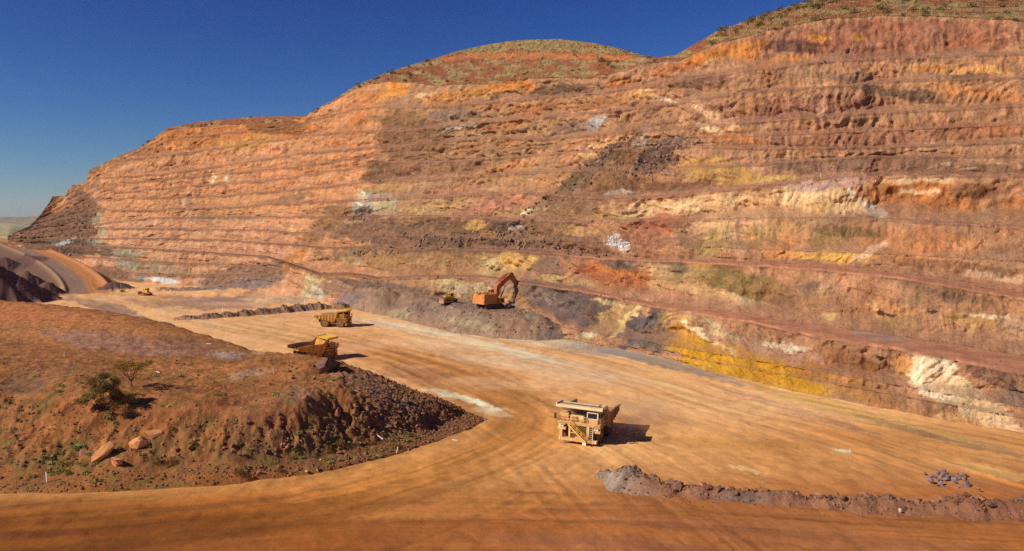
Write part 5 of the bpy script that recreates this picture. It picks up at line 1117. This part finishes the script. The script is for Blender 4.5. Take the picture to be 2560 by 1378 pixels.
# stones along the top of the berm
P, _ = BERMS['near']; segl = np.hypot(*np.diff(P[:, :2], axis=0).T); cumb = np.concatenate([[0], np.cumsum(segl)])
def berm_pt(s, t):
    x = np.interp(s, cumb, P[:, 0]); y = np.interp(s, cumb, P[:, 1]); x2 = np.interp(s + .5, cumb, P[:, 0]); y2 = np.interp(s + .5, cumb, P[:, 1])
    d = math.hypot(x2 - x, y2 - y) + 1e-6; nx, ny = -(y2 - y) / d, (x2 - x) / d
    if ny < 0: nx, ny = -nx, -ny
    x += nx * t; y += ny * t; z = float(berm_h('near', np.array([x]), np.array([y]))[0][0]); return x, y, max(z, 0)
Lb = cumb[-1]; c = 0
while c < 112:
    s = random.uniform(.13, 1.0) * Lb; t = random.gauss(0.3, .8); x, y, z = berm_pt(s, t)
    if not (0.02 * Lb < s < .97 * Lb): continue
    gap = abs((s / Lb) - .47) < .03 and random.random() < .8
    if gap: continue
    r = .32 + .8 * random.random() ** 1.5
    mt = random.choice(['brown', 'dark']); zone = 'near its grey gravel end' if s < .34 * Lb else ('beside the violet grey pile' if s > .62 * Lb else 'midway along it')
    szw = 'large' if r > .62 else 'small'
    rock('stone', x, y, z, r, random.randrange(10), mt, f"{szw} {'dark' if mt == 'dark' else 'brown'} stone on the roadside berm, {zone}", 'stone', f"{szw} {mt} berm stones {zone}"); c += 1
for (px, py, r) in ((2205, 1232, .7), (2252, 1264, .6)):
    x, y = flo(px, py, 1.2); z = max(0, float(berm_h('near', np.array([x]), np.array([y]))[0][0])); rock('stone', x, y, z, r, 3, 'pale', 'pale pink stone on the face of the roadside berm', 'stone', 'pale stones on the berm')
for k in range(44):
    px = random.gauss(2380, 30); py = 1198 + random.gauss(0, 9) + (px - 2385) * .12; x, y = flo(px, py, .4); zz = max(0, float(berm_h('near', np.array([x]), np.array([y]))[0][0]))
    rock('stone', x, y, zz + random.uniform(0, .5), .3 + .5 * random.random(), random.randrange(10), 'violet', 'violet grey stone in the small pile behind the berm', 'stone', 'violet grey stones behind the berm')
# fine rubble: too many to count, joined
def rubble(name, pts, sizes, mat, label, cols=None):
    V0, F0 = rock_verts(77, 1, 5, (1, .8, .7)); bm = bmesh.new(); bmesh.ops.create_icosphere(bm, subdivisions=1, radius=1.0); bm.verts.ensure_lookup_table()
    V0 = np.array([v.co[:] for v in bm.verts]); F0 = np.array([[v.index for v in f.verts] for f in bm.faces]); bm.free()
    n = len(pts); m = len(V0); rg = np.random.default_rng(len(name) + n)
    J = V0[None] * (1 + rg.uniform(-.35, .35, (n, m, 1))) * rg.uniform(.6, 1.1, (n, 1, 3)) * np.asarray(sizes)[:, None, None]
    a = rg.uniform(0, 6.28, n); ca, sa = np.cos(a)[:, None], np.sin(a)[:, None]
    J = np.stack([J[..., 0] * ca - J[..., 1] * sa, J[..., 0] * sa + J[..., 1] * ca, J[..., 2]], -1) + np.asarray(pts)[:, None, :]
    F = (F0[None] + (np.arange(n) * m)[:, None, None]).reshape(-1, 3)
    C = np.repeat(cols, m, 0) if cols is not None else np.repeat(lin((140, 92, 62))[None] / LF * rg.uniform(.6, 1.35, (n, 1)), m, 0)
    o = link(bpy.data.objects.new(name, raw_mesh(name, J.reshape(-1, 3), F, mat, C, smooth=False))); return tag(o, label, 'rubble', kind='stuff')
MAT['rub'] = mat_earth('loose_rubble', 2.0, .2, .3)
rg = np.random.default_rng(5)
def mound_pts(n, sel):
    px = rg.uniform(-20, 1220, n * 6); d = rg.uniform(102, 172, n * 6); x = (px - 1280) / FPX * d; z, df, db, sl, U, ins, Sf = mound_h(x, d)
    w = sel(U, z, sl, df, x, d) * ins * (z > .08); k = rg.random(len(w)) < w; x, d, z = x[k][:n], d[k][:n], z[k][:n]; return np.stack([x, d, z], 1)
mp = mound_pts(7000, lambda U, z, sl, df, x, y: np.clip(.03 + .16 * sl + .9 * sstep(860, 1000, U) + .5 * sstep(5, 2, df) + .4 * sl * sstep(.25, .6, fbm(x / 6, y / 6, 33, 3)), 0, 1))
rubble('mound_rubble', mp, .07 + .26 * rg.random(len(mp)) ** 2.5, MAT['rub'], 'loose brown rubble strewn over the foreground mound')
cp = mound_pts(420, lambda U, z, sl, df, x, y: np.clip(sl * sstep(560, 700, U) * (.4 + .6 * sstep(-.1, .3, fbm(x / 5, y / 5, 35, 3))), 0, 1))
rubble('mound_clods', cp, .25 + .5 * rg.random(len(cp)) ** 2, MAT['rub'], 'big dark clods on the eroded front of the mound', lin((124, 82, 56))[None] / LF * rg.uniform(.6, 1.3, (len(cp), 1)))
n = 4200; s_ = rg.uniform(0, Lb, n); t_ = rg.normal(-.2, 2.1, n); bx = np.interp(s_, cumb, P[:, 0]); by = np.interp(s_, cumb, P[:, 1]) + t_; bz = np.maximum(berm_h('near', bx, by)[0], 0.0)
rubble('berm_rubble', np.stack([bx, by, bz], 1), (.05 + .42 * rg.random(n) ** 3) * np.where(t_ > -.4, 1, .6), MAT['rub'], 'loose small stones on the roadside berm', lin((134, 92, 66))[None] / LF * rg.uniform(.5, 1.35, (n, 1)))
n = 2600; px = rg.uniform(830, 1440, n); d = rg.uniform(252, 330, n); x = (px - 1280) / FPX * d; z, df, U = heap_h(x, d); k = (z > .1) & ~((df > 13) & (U > 1070) & (U < 1290) & (rg.random(n) < .85)); hp = np.stack([x, d, z], 1)[k]
rubble('heap_rubble', hp, .14 + .55 * rg.random(len(hp)) ** 3, MAT['rub'], 'loose grey brown rubble on the heap below the excavator', lin((150, 118, 96))[None] / LF * rg.uniform(.6, 1.35, (len(hp), 1)))
# slides of broken rock on the wall, and crumbs along the bench lips
Up, Vp = pix(_wall['X'], _wall['Y'], _wall['Z'])
def wall_pts(n, w):
    w = w.ravel(); w = w / w.sum(); i = rg.choice(len(w), n, p=w); return np.stack([_wall[q].ravel()[i] for q in 'XYZ'], 1), i
def el(cx, cy, rx, ry, ang):
    ca, sa = math.cos(math.radians(ang)), math.sin(math.radians(ang)); u = ((Up - cx) * ca + (Vp - cy) * sa) / rx; v = (-(Up - cx) * sa + (Vp - cy) * ca) / ry; return np.exp(-1.6 * np.hypot(u, v) ** 2) * (np.hypot(u, v) < 1.7) * np.clip(.4 + 1.2 * fbm(Up / 24, Vp / 12, 345, 3), 0, 2)
wm = el(1640, 400, 80, 32, -25) * 2.5 + el(1480, 420, 110, 26, -40) * 1.6 + el(1370, 490, 70, 12, -40) + el(1270, 590, 90, 26, 0) * 1.5 + el(1400, 622, 120, 12, 6) + el(1100, 600, 160, 14, 0) + el(900, 538, 30, 12, -20) * 1.5 + el(190, 580, 40, 70, 20) * .6 + el(940, 632, 60, 10, 0)
wp, wi = wall_pts(3600, wm); sz = (.14 + .85 * rg.random(len(wp)) ** 5) * np.clip(wp[:, 1] / 300, .6, 1.5)
rubble('slide_rubble', wp, sz, MAT['rub'], 'broken dark rock spilled down the pit wall benches', lin((138, 102, 82))[None] / LW * rg.uniform(.55, 1.4, (len(wp), 1)))
wm = el(1548, 610, 26, 11, 18); wp, wi = wall_pts(260, wm)
rubble('white_rubble', wp, .2 + .5 * rg.random(len(wp)) ** 2, MAT['rub'], 'patch of broken white rock at the foot of the pit wall', lin((226, 200, 180))[None] / LW * rg.uniform(.7, 1.1, (len(wp), 1)))
bm_ = ((_wall['kd'] == 'b')[:, None] * np.ones(Up.shape)) * (Up > 250) * (Up < 2600); wp, wi = wall_pts(1500, bm_)
rubble('bench_rubble', wp, (.12 + .5 * rg.random(len(wp)) ** 5) * np.clip(wp[:, 1] / 280, .5, 1.6), MAT['rub'], 'crumbled rock lying along the benches of the pit wall', lin((140, 92, 66))[None] / LW * rg.uniform(.6, 1.4, (len(wp), 1)))

Pf, _ = BERMS['far']; cf_ = np.concatenate([[0], np.cumsum(np.hypot(*np.diff(Pf[:, :2], axis=0).T))]); n = 1100; s_ = rg.uniform(0, cf_[-1], n); fx_ = np.interp(s_, cf_, Pf[:, 0]) + rg.normal(0, .6, n); fy_ = np.interp(s_, cf_, Pf[:, 1]) + rg.normal(0, 1.5, n)
rubble('floor_berm_rubble', np.stack([fx_, fy_, np.maximum(berm_h('far', fx_, fy_)[0], 0) + np.maximum(0, ground_h(fx_, fy_))], 1), .12 + .45 * rg.random(n) ** 3, MAT['rub'], 'loose stones on the low berm across the pit floor', lin((150, 108, 80))[None] / LF * rg.uniform(.5, 1.4, (n, 1)))
# ------------------------------------------------------------------ plants
def mat_leaf(name, rgb, var=.35, trans=.25):
    m, N, L, b = nodes_of(name); oi = N.new('ShaderNodeObjectInfo'); tc = N.new('ShaderNodeTexCoord'); n1 = N.new('ShaderNodeTexNoise'); n1.inputs['Scale'].default_value = 1.6; n1.inputs['Detail'].default_value = 4
    L.new(tc.outputs['Object'], n1.inputs['Vector'])
    r1 = N.new('ShaderNodeMapRange'); r1.inputs['From Min'].default_value = .3; r1.inputs['From Max'].default_value = .7; r1.inputs['To Min'].default_value = 1 - var; r1.inputs['To Max'].default_value = 1 + var; L.new(n1.outputs['Fac'], r1.inputs[0])
    r2 = N.new('ShaderNodeMapRange'); r2.inputs['To Min'].default_value = .75; r2.inputs['To Max'].default_value = 1.25; L.new(oi.outputs['Random'], r2.inputs[0])
    mu = N.new('ShaderNodeMath'); mu.operation = 'MULTIPLY'; L.new(r1.outputs[0], mu.inputs[0]); L.new(r2.outputs[0], mu.inputs[1])
    vm = N.new('ShaderNodeVectorMath'); vm.operation = 'SCALE'; vm.inputs[0].default_value = tuple(lin(rgb)); L.new(mu.outputs[0], vm.inputs['Scale'])
    L.new(vm.outputs[0], b.inputs['Base Color']); b.inputs['Roughness'].default_value = .7; b.inputs['Specular IOR Level'].default_value = .15
    return m
ML = dict(acacia=mat_leaf('acacia_leaf', (146, 114, 46)), bush=mat_leaf('dull_bush_leaf', (164, 134, 70)), weed=mat_leaf('weed_leaf', (136, 128, 58)), weed2=mat_leaf('fresh_weed_leaf', (146, 148, 76)), dry=mat_leaf('dry_tussock', (134, 98, 44)), hill=mat_leaf('hill_shrub_leaf', (110, 98, 54)), spin=mat_leaf('pale_hill_grass', (182, 152, 98)), bark=mat_plain('bark', (96, 62, 40), .9, .2, 4.0))
def leaves(pts, L, W, seed, up=.3):
    """one small quad per point, random attitude"""
    r = np.random.default_rng(seed); n = len(pts); a = r.normal(size=(n, 3)); a[:, 2] += up; a /= np.linalg.norm(a, axis=1)[:, None]
    b = np.cross(a, r.normal(size=(n, 3))); b /= np.linalg.norm(b, axis=1)[:, None]; l = (L * r.uniform(.6, 1.3, n))[:, None] / 2; w = (W * r.uniform(.7, 1.3, n))[:, None] / 2
    V = np.stack([pts - a * l, pts + b * w, pts + a * l, pts - b * w], 1).reshape(-1, 3); return V, np.arange(4 * n).reshape(-1, 4)
def limb_mesh(segs):
    m = MB()
    for a, b, r1, r2 in segs: m.cyl(a, b, r1, 6, r2)
    return m
def shrub_tree(name, loc, clumps, nleaf, lsize, leafmat, trunk, label, cat, seed):
    """clumps: (x,y,z,r) ; trunk: list of (a,b,r1,r2)"""
    r = np.random.default_rng(seed); root = empty(name, loc); tag(root, label, cat)
    limb_mesh(trunk).build('trunk', ML['bark'], root, smooth=True)
    pts = []
    tot = sum(c[3] ** 2 for c in clumps)
    for (x, y, z, rad) in clumps:
        k = int(nleaf * rad ** 2 / tot); v = r.normal(size=(k, 3)); v /= np.linalg.norm(v, axis=1)[:, None]; v *= (r.random(k) ** .45)[:, None] * rad * np.array([1, 1, .62]); pts.append(v + np.array([x, y, z]))
    V, F = leaves(np.vstack(pts), lsize[0], lsize[1], seed + 1, .5)
    link(bpy.data.objects.new('crown', raw_mesh('crown', V, F, leafmat, smooth=False)), root); return root
r = np.random.default_rng(3)
q = mound_hit(330, 968)
tr = [((0, 0, -.3), (-.15, 0, 1.1), .13, .10)]; cl = []
for k in range(9):
    a = k * 2.4; rr = 1.2 + 1.5 * (k % 3) / 2; tip = (-.35 + rr * math.cos(a) * 1.15, rr * math.sin(a), 3.3 + .9 * r.random()); mid = (tip[0] * .45 - .1, tip[1] * .45, 2.1 + .3 * r.random())
    tr += [((-.15, 0, 1.0), mid, .07, .045), (mid, tip, .045, .015)]
    cl.append((tip[0], tip[1], tip[2] + .1, .75 + .35 * r.random()))
    cl.append((tip[0] * .75, tip[1] * .75, tip[2] - .35, .5))
shrub_tree('acacia_tree', q, cl, 5200, (.24, .065), ML['acacia'], tr, 'small sparse acacia tree with bare trunk and shadow on the mound', 'tree', 21)
q = mound_hit(252, 1022); cl = []; tr = []
for k in range(34):
    a = r.uniform(0, 6.28); rr = 3.1 * r.random() ** .6; hgt = (1 - (rr / 3.8) ** 2) * 6.6 * r.uniform(.25, 1); x, y = rr * math.cos(a) * 1.05, rr * math.sin(a) * .8
    cl.append((x, y, .4 + hgt, .6 + .45 * r.random())); tr.append(((x * .15, y * .15, -.4), (x, y, .4 + hgt), .045, .012))
shrub_tree('feathery_bush', q, cl, 16000, (.28, .07), ML['bush'], tr, 'large feathery olive bush growing left of the acacia tree', 'bush', 31)
q = mound_hit(338, 1008); cl = []; tr = []
for k in range(12):
    a = r.uniform(0, 6.28); rr = 1.9 * r.random() ** .6; x, y = rr * math.cos(a) * 1.2, rr * math.sin(a) * .7; h_ = .4 + 1.0 * r.random(); cl.append((x, y, h_, .5 + .3 * r.random())); tr.append(((x * .2, y * .2, -.3), (x, y, h_), .03, .01))
shrub_tree('low_bush', q, cl, 2600, (.2, .05), ML['bush'], tr, 'low spreading dark bush at the foot of the acacia tree', 'bush', 41)
def clump_mesh(name, seed, n, rad, hgt, L, W, mat, up):
    r = np.random.default_rng(seed); a = r.uniform(0, 6.28, n); rr = rad * r.random(n) ** .5; p = np.stack([rr * np.cos(a), rr * np.sin(a), hgt * r.random(n) * (1 - .6 * (rr / rad) ** 2) - .03], 1)
    V, F = leaves(p, L, W, seed, up); return raw_mesh(name, V, F, mat, smooth=False)
WEED = [clump_mesh('weed', 50 + k, 130, .62, .4, .26, .11, ML['weed' if k % 2 else 'weed2'], .4) for k in range(4)]
TUSS = [clump_mesh('tussock', 60 + k, 260, .55, .75, .5, .03, ML['dry'], 1.6) for k in range(3)]
def put(name, me, v, s, label, cat, group=None):
    o = bpy.data.objects.new(name, me); o.location = v; o.scale = (s, s, s * random.uniform(.8, 1.1)); o.rotation_euler = (0, 0, random.uniform(0, 6.28)); link(o); return tag(o, label, cat, group)
WS = [(150, 965), (160, 968), (540, 988), (560, 990), (575, 985), (530, 972), (215, 1012), (270, 1045), (290, 1058), (665, 985), (690, 988), (720, 990), (760, 992)]
for k in range(46): WS.append((random.gauss(175, 60), random.gauss(1160, 28)))
for k in range(52): WS.append((random.gauss(760, 120), random.gauss(1112, 30)))
for k in range(26): WS.append((random.uniform(20, 520), random.uniform(930, 1120)))
for k in range(14): WS.append((random.uniform(960, 1030), random.uniform(1085, 1105)))
for (px, py) in WS:
    v = mound_hit(px, py)
    if v.z > .1: sw = random.uniform(.35, 1.15); zn = 'around the orange boulders' if px < 330 and py > 1100 else ('at the foot of the gullies' if py > 1070 else 'on the bare upper slope'); bw_ = 'broad' if sw > .75 else 'tiny'; put('weed_clump', random.choice(WEED), v, sw, f'{bw_} green weed clump {zn} of the mound' if 'slope' in zn else f'{bw_} green weed clump {zn}', 'weed', f'{bw_} weeds {zn}')
for i, (px, py, s) in enumerate([(597, 1186, 1.5), (390, 1160, 1.2), (425, 1164, 1.4), (850, 1115, 1.4), (985, 1120, 1.3), (300, 1128, 1.1), (930, 1108, 1.0), (820, 1130, 1.2), (170, 1188, .9), (700, 1180, .9), (1040, 1095, 1.0)]):
    put('dry_tussock', TUSS[i % 3], mound_hit(px, py), s, 'round dry brown grass tussock at the foot of the mound', 'tussock', 'dry tussocks at the mound foot')
# hill plants: sampled over the natural slope above the excavation
nat = (_wall['kd'] == 'n')[:, None] * np.ones(Up.shape)
SHR = []
for k in range(4):
    rr_ = np.random.default_rng(80 + k); n = 130; v = rr_.normal(size=(n, 3)); v /= np.linalg.norm(v, axis=1)[:, None]; v = v * (rr_.random(n) ** .4)[:, None] * np.array([1.0, 1.0, .7]); v[:, 2] += .45; v[:, :2] *= 1 + .4 * rr_.normal(size=(1, 2)) * .5
    V, F = leaves(v, .5, .14, 90 + k, .6); SHR.append(raw_mesh('hill_shrub', V, F, ML['hill'], smooth=False))
def hill(n, w, lab, grp, s0, s1):
    p, i = wall_pts(n, nat * w)
    for v, j in zip(p, i):
        sz_ = random.uniform(s0, s1); w_ = 'large' if sz_ > (s0 + s1) / 2 else 'small'; edge_ = 'on the skyline' if Vp.ravel()[j] < poly(SKY_L, Up.ravel()[j]) + 14 else 'below the skyline'
        put('hill_shrub', random.choice(SHR), tuple(v), sz_, f'{w_} {lab}, {edge_}', 'shrub', f'{w_} {grp} {edge_}')
hill(110, (Up > 1780) * (Up < 2600) * (0.4 + 1.5 * sstep(2150, 2300, Up) + 1.5 * sstep(20, 5, np.abs(Vp - poly(SKY_L, np.clip(Up, 20, 2800)) - 12))) * (Vp > -10), 'olive shrub on the red hilltop above the high right wall', 'shrubs on the high hilltop', .7, 2.2)
hill(64, (Up > 1080) * (Up < 1640) * 1.0, 'dark olive shrub on the grassy dome hill', 'shrubs on the dome hill', .5, 1.3)
hill(34, (Up > 890) * (Up < 1080) * 1.0 + (Up > 1480) * (Up < 1560) * (Vp > 150) * .6, 'shrub along the shoulder of hill below the dome', 'shrubs on the hill shoulder', .9, 2.0)
hill(16, (Up > 300) * (Up < 830) * 1.0, 'lone shrub on the far brown rim of the pit', 'shrubs on the far rim', .9, 1.8)
gw = nat * ((Up > 1080) * (Up < 1640) * (Vp < 142) * 1.6 + (Up > 1240) * (Up < 1470) * (Vp > 150) * .8 + (Up > 1780) * .55 + (Up > 890) * (Up <= 1080) * .5) * (Up < 2600)
p, i = wall_pts(7000, gw); k3 = np.repeat(p, 4, 0) + rg.normal(size=(28000, 3)) * np.array([.35, .35, .12]) + np.array([0, 0, .3]); V, F = leaves(k3, .75, .22, 17, 1.4)
tag(link(bpy.data.objects.new('hill_grass', raw_mesh('hill_grass', V, F, ML['spin'], smooth=False))), 'pale dry grass covering the hilltops above the pit', 'grass', kind='stuff')
# ------------------------------------------------------------------ survey pegs and loose timber
def peg(v, h, w, lean, label, group):
    o = MB().prism([(-w / 2, -.25), (w / 2, -.25), (w / 2, h - .06), (0, h), (-w / 2, h - .06)], -w / 3, w / 3).build('survey_peg', M_['white']); o.location = v; o.rotation_euler = (lean * .4, lean, random.uniform(-.4, .4)); return tag(o, label, 'peg', group)
for (px, py, h, le, lab, grp) in [(684, 936, 1.5, -.1, 'white survey peg standing on the mound ridge left of the boulder', None), (160, 893, 1.1, .1, 'white survey peg standing on the flat top of the mound', None),
    (991, 1136, 1.2, .25, 'white survey peg leaning at the mound foot beside the road', None), (117, 1206, 1.6, -.12, 'white survey peg in the weeds at the mound foot', None), (420, 815, 1.9, 0, 'white survey peg on the back edge of the mound', None)]:
    peg(mound_hit(px, py), h, .14, le, lab, grp)
x, y = flo(1213, 1060); peg(Vector((x, y, gz(x, y))), 1.7, .15, 0, 'white survey peg standing at the very tip of the mound', None)
for (px, py) in ((556, 780), (659, 770), (762, 760)):
    x, y = flo(px, py); z = max(gz(x, y), float(berm_h('far', np.array([x]), np.array([y]))[0][0])); peg(Vector((x, y, z)), 1.9, .2, random.uniform(-.1, .2), 'white survey peg along the far floor berm', 'pegs along the far berm')
v = wall_at(2053, 446); peg(v, 1.9, .22, 0, 'white survey peg on the bench above the ochre wall', None)
def plank(v, L, deg, tilt, label):
    o = MB().box((0, 0, 0), (L, .2, .09)).build('timber_plank', M_['white']); o.location = v + Vector((0, 0, .12)); o.rotation_euler = (0, tilt, math.radians(deg)); return tag(o, label, 'plank')
plank(mound_hit(395, 932), 1.3, -35, .1, 'pale plank lying on the mound right of the acacia tree'); plank(mound_hit(598, 948), 1.5, 15, 0, 'pale plank lying on the mound below the red hummock'); plank(mound_hit(944, 1093), 3.0, -40, .3, 'long pale plank lying in weeds at the mound foot'); plank(mound_hit(522, 862), 1.5, -25, 0, 'pale plank lying near the back edge of the mound')
x, y = flo(1138, 1104); plank(Vector((x, y, gz(x, y))), 1.2, -25, 0, 'pale plank lying at the road edge past the mound'); x, y = flo(1637, 1237); plank(Vector((x, y, gz(x, y))), 1.0, -5, 0, 'pale stick lying on the road before the grey berm end')
# ------------------------------------------------------------------ far hills on the horizon
hx = np.linspace(-9000, 3000, 400); rows = [(7600, 0, -8), (7700, .35, 0), (7850, 1.0, 0), (8300, .9, 0), (9500, 0, -10)]
prof = 84 + 42 * fbm(hx / 1500, hx * 0, 1201, 3) + 16 * ridged(hx / 420, hx * 0, 1203, 3)
HX = np.broadcast_to(hx, (5, 400)); HY = np.array([[r_[0]] for r_ in rows]) + 90 * fbm(HX / 300, HX * 0 + np.arange(5)[:, None], 1205, 3); HZ = np.array([[r_[1]] for r_ in rows]) * prof + np.array([[r_[2]] for r_ in rows]) + 6 * fbm(HX / 160, HY / 160, 1207, 3)
hc = mix(np.zeros(HX.shape + (3,)) + lin((150, 120, 92)), np.zeros(HX.shape + (3,)) + lin((120, 112, 76)), sstep(-.3, .3, fbm(HX / 200, HY / 90, 1209, 3)))
tag(link(bpy.data.objects.new('far_hills', raw_mesh('far_hills', np.stack([HX, HY, HZ], -1).reshape(-1, 3), grid_faces(5, 400), MAT['wall'], hc.reshape(-1, 3)))), kind='structure')

# ------------------------------------------------------------------ dust raised by the driving truck, and the air
def volume_mat(name, rgb, dens, noisy=None):
    m = bpy.data.materials.new(name); m.use_nodes = True; N = m.node_tree.nodes; L = m.node_tree.links
    N.remove(N['Principled BSDF']); v = N.new('ShaderNodeVolumePrincipled'); v.inputs['Color'].default_value = (*rgb, 1); v.inputs['Density'].default_value = dens; v.inputs['Anisotropy'].default_value = .2
    if noisy:
        tc = N.new('ShaderNodeTexCoord'); n1 = N.new('ShaderNodeTexNoise'); n1.inputs['Scale'].default_value = noisy; n1.inputs['Detail'].default_value = 3; L.new(tc.outputs['Object'], n1.inputs['Vector'])
        ln = N.new('ShaderNodeVectorMath'); ln.operation = 'LENGTH'; L.new(tc.outputs['Object'], ln.inputs[0])
        fo = N.new('ShaderNodeMapRange'); fo.inputs['From Min'].default_value = 1.0; fo.inputs['From Max'].default_value = .15; fo.inputs['To Min'].default_value = 0; fo.inputs['To Max'].default_value = 1; L.new(ln.outputs['Value'], fo.inputs[0])
        nr = N.new('ShaderNodeMapRange'); nr.inputs['From Min'].default_value = .35; nr.inputs['From Max'].default_value = .65; L.new(n1.outputs['Fac'], nr.inputs[0])
        mu = N.new('ShaderNodeMath'); mu.operation = 'MULTIPLY'; L.new(fo.outputs[0], mu.inputs[0]); L.new(nr.outputs[0], mu.inputs[1])
        m2 = N.new('ShaderNodeMath'); m2.operation = 'MULTIPLY'; m2.inputs[1].default_value = dens; L.new(mu.outputs[0], m2.inputs[0]); L.new(m2.outputs[0], v.inputs['Density'])
    L.new(v.outputs[0], N['Material Output'].inputs['Volume']); return m
bm = bmesh.new(); bmesh.ops.create_icosphere(bm, subdivisions=3, radius=1.0); me = bpy.data.meshes.new('dust_cloud'); bm.to_mesh(me); bm.free(); me.materials.append(volume_mat('dust', (.86, .66, .46), .16, 2.2))
dc = link(bpy.data.objects.new('dust_cloud', me)); x, y = flo(1590, 1062); dc.location = (x, y, 2.2); dc.scale = (11, 9, 4.2); dc.rotation_euler = (0, 0, math.radians(60)); tag(dc, 'thin tan dust drifting behind the driving cream truck', 'dust', kind='stuff')
hb = MB().box((-2500, 5000, 145), (16000, 10400, 310)).build('haze', volume_mat('air', (.82, .86, 1.0), 2.6e-5)); tag(hb, 'thin pale blue haze in the air over the land', 'haze', kind='stuff')
